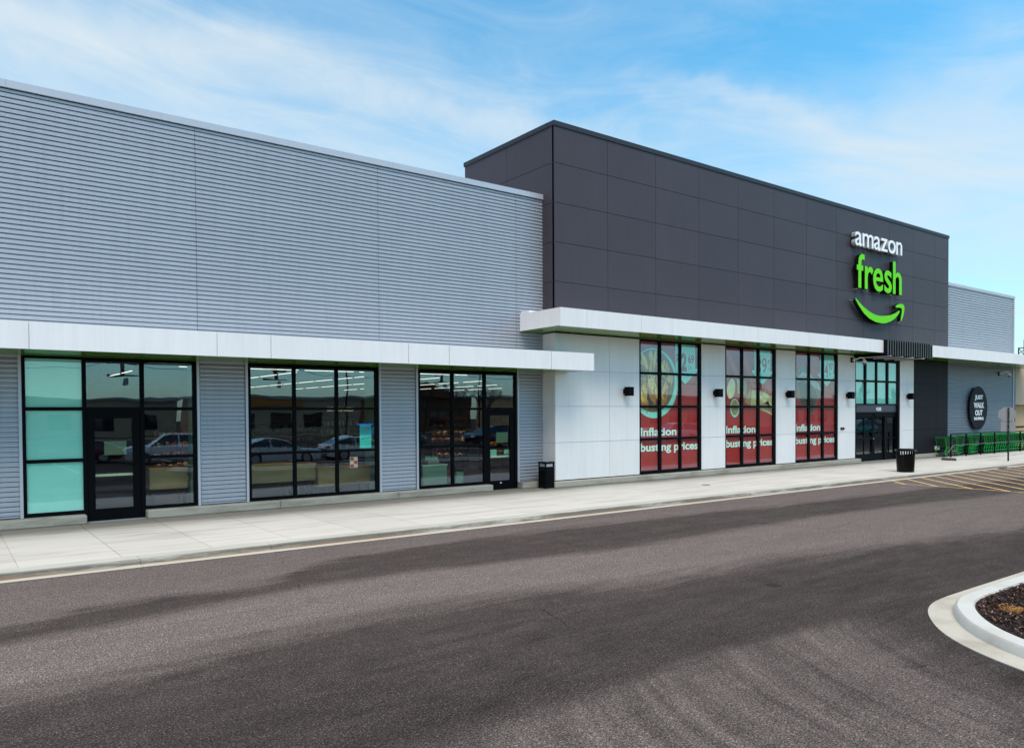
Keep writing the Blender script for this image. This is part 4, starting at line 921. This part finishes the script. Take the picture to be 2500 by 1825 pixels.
# local -y points at the camera: the sign backs face the viewer
put('post', MB().box(-0.04, 0.04, -0.05, -0.01, 0.0, 2.74), 'polegreen', t)
oc = [(-0.05+0.39/math.cos(math.pi/8)*math.cos(math.pi/8+k*math.pi/4), 2.41+0.36/math.cos(math.pi/8)*math.sin(math.pi/8+k*math.pi/4)) for k in range(8)]
put('octagon_plate', MB().prism(oc, 'y', 0.0, 0.008), 'signback', t); put('octagon_face', MB().prism(oc, 'y', 0.008, 0.012), 'red', t)
put('small_plate', MB().prism([(-0.31, 1.52), (0.29, 1.52), (0.31, 1.54), (0.31, 2.0), (0.29, 2.02), (-0.31, 2.02), (-0.33, 2.0), (-0.33, 1.54)], 'y', 0.0, 0.006), 'signback', t)
for z in (1.62, 1.9, 2.15, 2.6): put('bolt', MB().box(-0.014, 0.014, -0.056, -0.05, z-0.012, z+0.012), 'steel', t)

t = thing('corral_kerb', 'low concrete kerb wall with a dark end under the cart railing', 'kerb wall')
put('kerb_wall', MB().prism([(17.97, 0), (17.99, 0.10), (18.02, 0.13), (18.66, 0.14), (18.7, 0.12), (18.7, 0)], 'x', 42.36, 66), 'curb', t)
put('kerb_end', MB().prism([(17.965, 0.001), (17.985, 0.102), (18.02, 0.133), (18.62, 0.143), (18.70, 0.11), (18.70, 0.001)], 'x', 42.28, 42.36), 'darkconc', t)
rl = thing('cart_railing', 'thin black steel railing in front of the green carts', 'railing', (42.98, 18.53, 0.13))
for k in range(13): put('post', MB().box(k*1.83-0.035, k*1.83+0.035, -0.03, 0.03, 0, 1.22), 'frame', rl)
put('top_rail', MB().box(-0.035, 22.2, -0.025, 0.025, 1.20, 1.245), 'frame', rl)
mb = MB().tube([(-0.35, -0.12, 0.42), (-0.30, -0.12, 0.40), (-0.22, -0.10, 0.48), (0.02, -0.09, 0.62), (0.3, -0.09, 0.64), (22.2, -0.09, 0.64)], 0.014, 8)
MT['dullsteel'] = mat('dull_steel', (0.16, 0.16, 0.165), 0.5, 0.3)
put('hand_rail', mb, 'dullsteel', rl, smooth=True)
tag(put('drain_cap', MB().lathe([(0.001, 0.006), (0.15, 0.006), (0.16, 0.0)], 21.99, 17.77, 20), 'darkconc'), 'small round dark drain cap in the pale sidewalk', 'drain cap')
tag(put('metal_offcut', MB().prism([(39.6, 14.98), (39.95, 14.9), (40.25, 14.86), (40.2, 14.82), (39.9, 14.86), (39.62, 14.93)], 'z', ZA+0.02, ZA+0.05), 'black'), 'flat dark scrap lying at the flush kerb by the hatching', 'scrap')

# shopping carts -----------------------------------------------------
def make_cart():
    c = thing('shopping_cart', 'green shopping cart at the near end of the rail', 'shopping cart', (45.36, 20.13, 0), 0, 'green shopping carts nested behind the railing')
    mb = MB()
    for s_ in (-1, 1):      # side frames: handle, curved leg, lower bar
        w0 = 0.25*s_
        mb.tube([(0.0, w0, 1.10), (0.03, w0, 1.02), (0.10, w0, 0.80), (0.20, w0, 0.60), (0.18, w0, 0.50), (0.07, w0, 0.36), (0.02, w0, 0.20), (0.03, w0, 0.12)], 0.024, 6)
        mb.tube([(0.03, w0, 0.13), (0.5, w0*0.9, 0.17), (1.0, w0*0.72, 0.19)], 0.015, 6)
        mb.tube([(0.07, w0, 0.38), (0.6, w0*0.85, 0.36), (1.02, w0*0.7, 0.36)], 0.010, 5)
        mb.tube([(0.20, w0, 0.58), (0.7, w0*0.85, 0.52), (1.12, w0*0.72, 0.55)], 0.014, 6)
    mb.tube([(0.6, -0.22, 0.17), (0.6, 0.22, 0.17)], 0.012, 5)
    put('cart_frame', mb, 'cartgreen', c, smooth=True)
    mb = MB()       # wire basket
    def pt(u, v, side): # u along length, v height 0..1
        x0, x1 = 0.10-0.06*v+0.05, 1.14+0.10*v; x = x0+(x1-x0)*u; hw = (0.26-0.07*u)*(0.86+0.14*v); z = (0.56-0.02*u)+v*(0.47+0.03*(1-u))
        return (x, side*hw, z)
    for s_ in (-1, 1):
        for k in range(8): mb.tube([pt(0, k/7, s_), pt(1, k/7, s_)], 0.0055 if 0 < k < 7 else 0.013, 4, cap=False)
        for k in range(17): mb.tube([pt(k/16, 0, s_), pt(k/16, 1, s_)], 0.0055, 4, cap=False)
    for k in range(8): mb.tube([pt(1, k/7, -1), pt(1, k/7, 1)], 0.0065, 4, cap=False); mb.tube([pt(0, k/7, -1), pt(0, k/7, 1)], 0.005, 4, cap=False)
    for k in range(9):
        f = k/8*2-1
        a, b = pt(1, 0, 1), pt(1, 1, 1); mb.tube([(a[0], a[1]*f, a[2]), (b[0], b[1]*f, b[2])], 0.0055, 4, cap=False)
        a, b = pt(0, 0, 1), pt(0, 1, 1); mb.tube([(a[0], a[1]*f, a[2]), (b[0], b[1]*f, b[2])], 0.0055, 4, cap=False)
        a, b = pt(0, 0, 1), pt(1, 0, 1); mb.tube([(a[0], a[1]*f, a[2]), (b[0], b[1]*f, b[2])], 0.006, 4, cap=False)
    put('basket', mb, 'cartdark', c)
    put('side_panel', MB().prism([(0.2, 0.62), (1.08, 0.60), (1.14, 0.99), (0.1, 1.02)], 'y', -0.185, -0.18), 'cartdark', c)
    put('child_seat', MB().box(0.16, 0.34, -0.2, 0.2, 0.80, 0.83), 'cartdark', c)
    put('handle', MB().tube([(0.0, -0.27, 1.10), (0.0, 0.27, 1.10)], 0.022, 8), 'cartgreen', c, smooth=True)
    put('bottom_rack', MB().box(0.10, 0.95, -0.17, 0.17, 0.19, 0.205), 'cartdark', c)
    for x, y in ((0.07, -0.24), (0.07, 0.24), (0.98, -0.17), (0.98, 0.17)):
        mb = MB().prism(ell(x, 0.063, 0.062, 0.062, 16), 'y', y-0.015, y+0.015); put('wheel', mb, 'tyre', c)
    return c
cart = make_cart()
for x in (46.65, 46.88): dup(cart, (x, 20.13, 0), label='green shopping cart in the nested pair next along the rail')
for x in (48.30, 48.53, 48.76): dup(cart, (x, 20.10+random.uniform(-0.02, 0.02), 0), label='green shopping cart in the nested trio below the round sign')
for k in range(27): dup(cart, (50.35+0.335*k, 20.10+random.uniform(-0.015, 0.015), 0), label='green shopping cart in the long tight nest along the railing')
for k in range(24): dup(cart, (49.5+0.335*k, 20.75+random.uniform(-0.015, 0.015), 0), label='green shopping cart in the rear row against the ribbed wall')

# ================================================================== neighbour building, right edge
t = thing('beige_shop_building', 'beige stucco shop with a boxed overhang at the right edge', 'building')
put('upper_wall', MB().box(58.62, 90, YW-0.01, YW+0.5, 3.0, 5.9), 'beige', t)
put('wall', MB().box(58.62, 90, YW+0.55, YW+0.9, 0, 3.0), 'tan', t)
put('joint_line', MB().box(58.62, 90, YW-0.016, YW-0.009, 4.84, 4.87), 'tan', t)
put('side_wall', MB().box(58.62, 58.9, YW+0.5, 40, 0, 5.9), 'beige', t)
put('roof', MB().box(58.62, 90, YW+0.5, 40, 5.7, 5.9), 'beige', t)
put('base_trim', MB().box(58.62, 90, YW+0.5, YW+0.56, 1.42, 1.50), 'frame', t)
put('shop_blade', MB().box(60.85, 61.05, YW-0.5, YW-0.02, 3.3, 6.2), 'frame', t)
t = thing('roof_mast', 'dark steel lattice frame poking above the canopy at the right edge', 'mast', (0, 0, 0))
def P3(u, v, y):      # helper kept for measured far things
    d = RR @ Vector(((u-1250)/F, 1, -(v-912.5-SH)/F)); k = y/d.y; return Vector((d.x*k, y, 2.6+d.z*k))
a = P3(2487, 864, 30); b = P3(2487, 849, 30); mb = MB()
mb.tube([a-Vector((0, 0, 2.2)), b], 0.06, 6); mb.tube([b, b+Vector((3.0, 0, 0.15))], 0.05, 6); mb.tube([a, b+Vector((1.6, 0, 0))], 0.03, 5); mb.tube([b, a+Vector((1.6, 0, -0.2))], 0.03, 5)
mb.tube([b+Vector((1.5, 0, -2.8)), b+Vector((1.5, 0, 0.9))], 0.11, 8)
put('mast_frame', mb, 'frame', t)

# ================================================================== things seen through the glass
def box_thing(name, label, cat, b, m, top=None, legs=None, group=None):
    t = thing(name, label, cat, (0, 0, 0), group=group)
    put('body', MB().box(*b), m, t)
    if top: put('top', MB().box(b[0]-0.02, b[1]+0.02, b[2]-0.02, b[3]+0.02, b[5], b[5]+0.04), top, t)
    if legs:
        for x in (b[0]+0.06, b[1]-0.1):
            put('leg', MB().box(x, x+0.05, b[2]+0.05, b[2]+0.1, 0.03, b[4]), 'frame', t)
            put('leg', MB().box(x, x+0.05, b[3]-0.1, b[3]-0.05, 0.03, b[4]), 'frame', t)
    return t
g_ = 'wood fronted counters behind the windows'
box_thing('checkout_counter', 'wood fronted counter seen through the left part of the nine pane window', 'counter', (6.2, 8.33, 21.9, 22.6, 0.64, 1.16), 'wood', 'woodtop', True, g_)
box_thing('checkout_counter', 'short wood counter at the middle panes of the nine pane window', 'counter', (8.42, 9.05, 21.95, 22.6, 0.64, 1.12), 'wood', 'woodtop', True, g_)
box_thing('checkout_counter', 'lower wood counter box behind the middle panes', 'counter', (9.08, 9.66, 21.8, 22.5, 0.45, 0.99), 'wood', 'woodtop', True, g_)
box_thing('checkout_counter', 'wood counter behind the right panes, under the small taped notice', 'counter', (9.78, 10.82, 21.9, 22.6, 0.47, 0.97), 'wood', 'woodtop', True, g_)
box_thing('checkout_counter', 'wood counter behind the pane right of the first door', 'counter', (4.40, 5.34, 21.7, 22.4, 0.66, 1.19), 'wood', 'woodtop', True, g_)
bx = box_thing('service_desk', 'pale teal desk behind the window left of the second door', 'desk', (12.67, 13.60, 21.8, 22.4, 0.10, 0.89), 'teal_box', 'mintpale')
t = thing('card_display', 'grey box with a mint green fringe standing on the teal desk', 'display', (13.1, 22.0, 0.93))
put('box', MB().box(-0.17, 0.25, -0.1, 0.15, 0, 0.15), 'flap', t)
mb = MB(); rnd = random.Random(5)
for i in range(26):
    x = -0.25+0.47*i/25; mb.box(x, x+0.012, -0.06, -0.05, 0.15, 0.22+rnd.uniform(0, 0.06))
put('fringe', mb, 'mint', t)
t = thing('waste_bin', 'small teal grey bin behind the window beside the second door', 'bin', (14.13, 21.95, 0.03))
put('bin_body', MB().box(-0.14, 0.14, -0.12, 0.12, 0, 0.62), 'teal_box', t); put('bin_top', MB().box(-0.15, 0.15, -0.13, 0.13, 0.62, 0.70), 'frame', t)
t = thing('hanging_sign', 'bright blue and aqua hanging sign with a mirrored greeting behind the window', 'sign', (0, 0, 0))
MT['blue'] = mat('sign_blue', (0.02, 0.34, 0.55), 0.4, emit=((0.02, 0.30, 0.45), 0.45)); MT['aqua'] = mat('sign_aqua', (0.05, 0.62, 0.62), 0.4, emit=((0.05, 0.55, 0.55), 0.55))
MT['blue2'] = mat('sign_top_blue', (0.01, 0.12, 0.8), 0.4, emit=((0.01, 0.15, 0.9), 0.6))
put('sign_board', MB().box(10.50, 10.88, 21.9, 21.93, 1.96, 2.28), 'blue', t); put('sign_board', MB().box(10.50, 10.88, 21.9, 21.93, 1.55, 1.959), 'aqua', t); put('top_clip', MB().box(10.42, 10.95, 21.89, 21.94, 2.28, 2.31), 'blue2', t)
def mirrored(o, xc):
    for v in o.data.vertices: v.co.x = 2*xc-v.co.x
    o.data.flip_normals()
mirrored(text('lettering', 'Hello', 10.55, 10.83, 2.12, 2.22, 21.898, 'paper', t, 0.02, 0.002), 10.69)
mirrored(text('lettering', 'Ready to go', 10.54, 10.84, 1.83, 1.89, 21.898, 'black', t, 0.02, 0.002), 10.69)
# shelves with goods
prod = []
for nm, c, e in (('gold', (0.8, 0.5, 0.2), 0.55), ('amber', (0.6, 0.25, 0.08), 0.35), ('redp', (0.5, 0.06, 0.04), 0.25), ('cream', (0.8, 0.7, 0.5), 0.5), ('greenp', (0.12, 0.3, 0.1), 0.1), ('dark', (0.1, 0.07, 0.06), 0.0)):
    MT['p_'+nm] = mat('goods_'+nm, c, 0.5); prod.append('p_'+nm)
def shelf(x0, x1, y, label, tops, levels, rnd, mats, lit=True, tall=(0.10, 0.2), wdt=(0.06, 0.11)):
    t = thing('shelf_unit', label, 'shelf', (0, 0, 0), group='stocked shelf units inside the store')
    ex = MB().box(x0-0.04, x0, y, y+0.5, 0.03, tops).box(x1, x1+0.04, y, y+0.5, 0.03, tops).box(x0, x1, y+0.44, y+0.48, 0.03, tops)
    put('shelf_frame', ex, 'frame', t)
    for z in levels:
        put('shelf_board', MB().box(x0, x1, y+0.02, y+0.44, z-0.03, z), 'frame', t)
        if lit: put('shelf_light', MB().box(x0+0.05, x1-0.05, y+0.06, y+0.085, z-0.044, z-0.032), 'warm', t); put('shelf_lip', MB().box(x0, x1, y, y+0.018, z-0.07, z+0.005), 'frame', t)
        gs = {m: MB() for m in mats}; x = x0+0.03
        while x < x1-0.12:
            w_ = rnd.uniform(*wdt); h = rnd.uniform(*tall); m = rnd.choice(mats)
            if rnd.random() < 0.85: gs[m].box(x, x+w_*0.9, y+0.04, y+0.28, z, z+h)
            x += w_
        for m, g in gs.items():
            if g.v: o = put('goods', g, m, t); o['kind'] = 'stuff'
    return t
rnd = random.Random(21)
L5 = (0.5, 0.9, 1.25, 1.6, 1.95)
shelf(17.9, 19.9, 30.0, 'lit shelf of gold jars behind the window left of the second door', 2.45, (0.6, 0.95, 1.3, 1.62, 2.0), rnd, ['p_gold', 'p_cream', 'p_amber', 'p_redp'])
bn = thing('price_banner', 'long dark red banner over the shelf of gold jars', 'banner', (0, 0, 0))
put('banner_sheet', MB().box(18.0, 19.9, 29.9, 29.93, 2.28, 2.52), 'red', bn)
text('lettering', 'inflation busting prices', 18.15, 19.75, 2.36, 2.44, 29.9, 'p_gold', bn, 0.02, 0.002)
shelf(5.4, 8.2, 26.0, 'lit shelf of red and amber goods behind the pane right of the first door', 2.3, L5, rnd, ['p_redp', 'p_amber', 'p_cream', 'p_redp', 'p_dark'])
shelf(8.6, 11.4, 27.4, 'dim shelf at the far left of the nine pane window', 2.3, (1.3, 1.65, 2.0), rnd, ['p_dark', 'p_dark', 'p_redp'], False)
shelf(12.4, 15.6, 29.5, 'bottle shelf under the beverages sign', 2.5, (1.2, 1.5, 1.8, 2.15), rnd, ['p_dark', 'p_dark', 'p_cream', 'p_greenp'], False, (0.16, 0.24), (0.04, 0.09))
shelf(16.0, 18.0, 34.5, 'distant lit shelf seen past the hanging sign', 2.4, (1.3, 1.7, 2.05), rnd, ['p_cream', 'p_dark', 'p_amber'], True)
shelf(21.6, 24.0, 31.0, 'lit green and cream shelf seen through the second door', 2.4, L5, rnd, ['p_greenp', 'p_cream', 'p_gold'], True)
shelf(20.2, 21.4, 29.0, 'short lit shelf of bags beside the second door view', 2.2, (0.7, 1.1, 1.5), rnd, ['p_amber', 'p_redp', 'p_gold'], True)
t = thing('aisle_sign', 'dim hanging aisle sign reading BEVERAGES', 'sign', (0, 0, 0))
put('sign_board', MB().box(13.2, 14.9, 30.9, 30.93, 2.62, 3.15), 'inner', t)
MT['glowletter'] = mat('letter_glow', (0.8, 0.75, 0.65), 0.5, emit=((0.8, 0.72, 0.6), 0.30))  # painted letters, given a glow in place of store light on them
text('lettering', 'BEVERAGES', 13.3, 14.5, 2.74, 2.92, 30.9, 'glowletter', t, 0.02, 0.002)
for k, (x, y) in enumerate(((2.2, 25.0), (4.0, 26.2), (3.9, 24.8))):
    t = thing('pendant_lamp', 'small dark pendant lamp hanging behind the pane over the first door', 'pendant lamp', (x, y, 3.85), group='pendant lamps behind the first door window')
    put('lamp_shade', MB().lathe([(0.02, 0.2), (0.03, 0.08), (0.09, 0.0), (0.001, 0.0)], seg=16), 'frame', t); put('cord', MB().box(-0.006, 0.006, -0.006, 0.006, 0.16, 1.05), 'frame', t)

# ================================================================== across the car park, seen only in the glass
def carpaint(nm, c): MT[nm] = mat('car_paint_'+nm, c, 0.35, 0.15, coat=0.8); return nm
for nm, c in (('silver', (0.62, 0.70, 0.76)), ('pearl', (0.85, 0.87, 0.9)), ('slate', (0.10, 0.13, 0.17)), ('ink', (0.02, 0.022, 0.03)), ('wine', (0.16, 0.015, 0.02)), ('tealvan', (0.02, 0.30, 0.28))): carpaint(nm, c)
def car(kind, paint, label, loc, rz):
    t = thing('parked_car', label, 'car', loc, rz, 'cars parked across the drive')
    if kind == 'suv':
        L_, H_, st = 4.7, 1.72, [(-2.35, .45, .78), (-2.3, .30, .95), (-1.9, .24, 1.04), (-1.0, .22, 1.07), (0.2, .22, 1.08), (1.4, .22, 1.10), (2.1, .25, 1.12), (2.3, .35, 1.05), (2.35, .5, .8)]
        gh = [(-1.15, 1.05), (-0.45, 1.60), (0.1, 1.70), (1.5, 1.68), (2.0, 1.52), (2.28, 1.08)]
    else:
        L_, H_, st = 4.75, 1.44, [(-2.37, .42, .60), (-2.3, .25, .74), (-1.7, .20, .86), (-0.9, .18, .92), (0.4, .18, .95), (1.5, .18, .99), (2.1, .22, 1.0), (2.3, .35, .95), (2.37, .5, .75)]
        gh = [(-1.1, .90), (-0.3, 1.32), (0.2, 1.43), (0.8, 1.42), (1.5, 1.22), (2.05, .98)]
    mb = MB(); ring = []
    for x, zb, zt in st:
        e = 1-0.16*(abs(x)/2.37)**4; hw = 0.91*e
        pr = [(0.55*hw, zb), (0.95*hw, zb+0.02), (hw, zb+0.25), (hw, zt-0.22), (0.94*hw, zt-0.04), (0.80*hw, zt)]
        ring.append([(x, y, z) for y, z in pr]+[(x, -y, z) for y, z in reversed(pr)])
    m_ = 12
    for r in ring: mb.v += r
    for i in range(len(ring)-1):
        for k in range(m_): mb.f.append((i*m_+k, i*m_+(k+1) % m_, (i+1)*m_+(k+1) % m_, (i+1)*m_+k))
    mb.f.append(tuple(range(m_))); mb.f.append(tuple(range(len(ring)*m_-1, len(ring)*m_-m_-1, -1)))
    body = put('body', mb, paint, t, smooth=True)
    mb = MB(); n = len(gh); base = gh[0][1]
    def sec(x, z, off=0): f = (z-base)/(H_-base); return (x, 0.80-0.20*max(0, f)-off, z)
    L1 = [sec(*p) for p in gh]
    for s_ in (1, -1):
        q = [(x, y*s_, z) for x, y, z in L1]; b = [(p[0], 0.80*s_, base-0.02) for p in q]
        for i in range(n-1): mb.quad(q[i], q[i+1], b[i+1], b[i])
    for i in (0, n-2, n-3): mb.quad(L1[i], L1[i+1], (L1[i+1][0], -L1[i+1][1], L1[i+1][2]), (L1[i][0], -L1[i][1], L1[i][2]))
    put('windows', mb, 'carglass', t)
    mb = MB()
    for i in range(0, n-1):
        a_, b_ = L1[i], L1[i+1]; up = 0.012
        if 1 <= i <= n-3: mb.quad((a_[0], a_[1]+.01, a_[2]+up), (b_[0], b_[1]+.01, b_[2]+up), (b_[0], -b_[1]-.01, b_[2]+up), (a_[0], -a_[1]-.01, a_[2]+up))
        for s_ in (1, -1): mb.tube([(a_[0], s_*(a_[1]+0.006), a_[2]), (b_[0], s_*(b_[1]+0.006), b_[2])], 0.035, 5)
    for s_ in (1, -1):
        xm = gh[2][0]+0.35; top = 1.4 if kind != 'suv' else 1.68
        mb.tube([(xm, s_*0.82, base), (xm, s_*0.63, top)], 0.035, 5)
    put('roof', mb, paint, t)
    for x in (-1.45, 1.42):
        for y in (-0.82, 0.82):
            w_ = put('wheel', MB().prism(ell(x, 0.34, 0.34, 0.34, 24), 'y', y-0.11, y+0.11), 'tyre', t)
            put('rim', MB().prism(ell(x, 0.34, 0.22, 0.22, 10), 'y', y-0.118, y+0.118), 'steel', w_)
    for s_ in (1, -1):
        put('headlight', MB().box(-2.36, -2.15, min(s_*.55, s_*.8), max(s_*.55, s_*.8), .62 if kind != 'suv' else .78, .74 if kind != 'suv' else .92), 'paper', t)
        put('tail_light', MB().box(2.2, 2.36, min(s_*.5, s_*.82), max(s_*.5, s_*.82), .78, .9), 'red', t)
    return t
car('suv', 'pearl', 'white SUV reflected in the pane right of the first door', (10.6, -4.4, ZA), 0.12)
car('sedan', 'wine', 'dark red car reflected in the glass of the first door', (6.2, -6.8, ZA), 0.2)
car('sedan', 'ink', 'black car reflected low in the teal film panes', (2.2, -5.2, ZA), 0.1)
car('sedan', 'silver', 'silver sedan reflected in the left of the nine pane window', (15.0, 0.55, ZA), math.pi)
car('sedan', 'pearl', 'pale rounded sedan reflected in the middle of the nine pane window', (20.1, 0.35, ZA), math.pi)
car('suv', 'slate', 'slate SUV reflected in the window left of the second door', (29.5, -12.5, ZA), math.pi+0.1)
car('suv', 'ink', 'black SUV with bright window trim reflected beside the second door', (36.0, -8.5, ZA), 0)
car('sedan', 'pearl', 'white car reflected in the first red poster window', (47.5, -4.0, ZA), 0)
car('suv', 'silver', 'silver SUV reflected at the right of the first red poster', (55.5, -7.5, ZA), 0.3)
car('sedan', 'wine', 'dark red car reflected in the third red poster window', (72, -3.0, ZA), 0)
car('suv', 'tealvan', 'teal SUV reflected in the sliding doors', (86, -6.0, ZA), 0.2)
def pole(loc, h, label):
    t = thing('utility_pole', label, 'utility pole', loc, 0, 'wooden utility poles along the road')
    put('pole', MB().tube([(0, 0, 0), (0, 0, h)], 0.27, 10, r2=0.2), 'polewood', t, smooth=True)
    for z in (h-0.5, h-1.7):
        put('crossarm', MB().box(-1.5, 1.5, -0.07, 0.07, z-0.08, z+0.08), 'polewood', t)
        for x in (-1.3, -0.7, 0.7, 1.3): put('insulator', MB().lathe([(0.001, 0.08), (0.07, 0.1), (0.06, 0.26), (0.001, 0.3)], x, 0, 8), 'steel', t); t.children[-1].location = (0, 0, z)
    put('transformer', MB().lathe([(0.001, 0), (0.28, 0.0), (0.28, 0.9), (0.001, 0.95)], 0.45, 0, 12), 'steel', t); t.children[-1].location = (0, 0, h-2.9)
for k, x in enumerate((-4, 17.5, 36, 62, 96, 140)): pole((x, -58, ZA), 9.2, 'wooden utility pole reflected in the %s' % ('left teal pane', 'pane over the first door', 'left of the nine pane window', 'window beside the second door', 'first poster window', 'teal transom panes')[k])
def wire(x0, x1, z, lbl):
    pts = [(x0+(x1-x0)*i/10, -58, z-1.0*(1-((i-5)/5)**2)) for i in range(11)]
    return pts
ws = [(-4, 17.5), (17.5, 36), (36, 62), (62, 96), (96, 140)]
mb = MB()
for a_, b_ in ws: mb.tube(wire(a_, b_, 9.0, ''), 0.03, 4)
tag(put('power_line', mb, 'frame'), 'power line strung between the wooden utility poles', 'power line')
def lotlamp(loc, label, h=7.2):
    t = thing('parking_lamp', label, 'street lamp', loc, 0, 'parking lot lamp posts')
    put('post', MB().tube([(0, 0, 0), (0, 0, h)], 0.09, 8), 'frame', t); put('footing', MB().tube([(0, 0, 0), (0, 0, 0.7)], 0.28, 12), 'islandc', t)
    for s_ in (-1, 1): put('lamp_head', MB().box(min(s_*.15, s_*.95), max(s_*.15, s_*.95), -0.17, 0.17, h-0.08, h+0.04), 'frame', t)
for x, y, l in ((30.5, -24, 'slim double headed lamp post reflected right in the nine pane window'), (47, -26, 'double headed lamp post reflected beside the second door'), (64, -22, 'double headed lamp post reflected over the bowl poster'), (112, -20, 'double headed lamp post reflected in the teal transom')): lotlamp((x, y, ZA), l)
def shop(name, label, x0, x1, y, h, m, fascia=None, gable=None):
    t = thing('roadside_building', label, 'building', (0, 0, 0))
    put('wall', MB().box(x0, x1, y-20, y, ZA, h), m, t)
    put('roof', MB().box(x0-0.3, x1+0.3, y-20.3, y+0.3, h, h+0.35), 'steel', t)
    if gable: put('gable', MB().prism([(gable-5, h), (gable-5, h+1.4), (gable-3, h+1.4), (gable, h+2.6), (gable+3, h+1.4), (gable+5, h+1.4), (gable+5, h)], 'y', y, y+0.6), m, t)
    x = x0+2
    while x < x1-4:
        put('window', MB().box(x, x+3, y, y+0.05, 0.7, 2.9), 'carglass', t); x += 5
    if fascia: put('sign_band', MB().box(x0+4, x0+12, y+0.05, y+0.4, h-1.1, h-0.2), fascia, t)
    return t
MT['orange'] = mat('orange_sign', (0.45, 0.18, 0.03), 0.5); MT['brown'] = mat('brown_brick', (0.16, 0.08, 0.045), 0.9)
shop('a', 'low beige shop reflected in the pane over the first door', 4, 27, -72, 4.6, 'beige')
shop('b', 'grey shop with an orange sign reflected in the nine pane window', 31, 52, -66, 5.0, 'beige', 'orange')
shop('c', 'brown brick shop with a stepped gable reflected beside the second door', 55, 70, -62, 5.2, 'brown', None, 61)
shop('d', 'tan shop row reflected in the first and second poster windows', 78, 122, -52, 5.4, 'tan')
shop('e', 'pale long building reflected in the third poster window', 126, 175, -46, 5.0, 'beige')
shop('f', 'white store reflected in the left teal panes', -34, 0, -70, 5.2, 'fascia')
def tree_mesh(seed, h):
    r = random.Random(seed); tr = MB(); br = MB()
    tr.tube([(0, 0, 0), (0.05, 0.03, h*0.2), (0, 0, h*0.36)], 0.2, 8, r2=0.14)
    def grow(p, d, l, rad, k):
        q = p+d*l; mid = p+d*l*0.5+Vector((r.uniform(-.1, .1), r.uniform(-.1, .1), 0))*l*0.4
        br.tube([p, mid, q], rad, 4 if k < 3 else 5, cap=False, r2=rad*0.6)
        if k == 0: return
        for i in range(3 if k > 1 else 4):
            nd = (d+Vector((r.uniform(-.9, .9), r.uniform(-.9, .9), r.uniform(-.1, .7)))*0.85).normalized()
            grow(p+d*l*r.uniform(.5, 1), nd, l*r.uniform(.6, .8), rad*0.55, k-1)
    for i in range(5):
        a = i*1.256+r.random(); grow(Vector((0, 0, h*0.34)), Vector((math.cos(a)*.6, math.sin(a)*.6, 1)).normalized(), h*0.22, 0.10, 4)
    return tr.mesh('trunk'), br.mesh('branches')
tms = [tree_mesh(s, 8.5) for s in (1, 2)]
tp = [(54, -50), (58, -47), (66, -52), (72, -48), (104, -40), (118, -38), (130, -33), (138, -36), (146, -31), (154, -34), (163, -30), (172, -33)]
for i, (x, y) in enumerate(tp):
    t = thing('bare_tree', 'leafless tree in the row reflected in the %s' % ('window beside the second door' if i < 4 else 'teal transom and third poster window'), 'tree', (x, y, ZA), i*1.3, 'leafless trees across the car park')
    link('trunk', tms[i % 2][0], 'bark', t); link('crown', tms[i % 2][1], 'bark', t)
# grass verge across the lot keeps the far ground from reading as one sheet
MT['verge'] = mat('winter_grass', (0.09, 0.10, 0.05), 0.95, noise=(2, .3))
mb = MB(); mb.quad((-200, -62, ZA+0.02), (300, -62, ZA+0.02), (300, -54, ZA+0.02), (-200, -54, ZA+0.02))
o = struct(put('grass_verge', mb, 'verge')); o['label'] = 'strip of winter grass along the far road'
mb = MB()
for k in range(24): mb.quad((-6+5.6*k, 1.6, ZA+0.004), (-5.9+5.6*k, 1.6, ZA+0.004), (-5.9+5.6*k, -10.5, ZA+0.004), (-6+5.6*k, -10.5, ZA+0.004))
o = struct(put('parking_lines', mb, 'paper')); o['label'] = 'white parking bay lines across the drive'
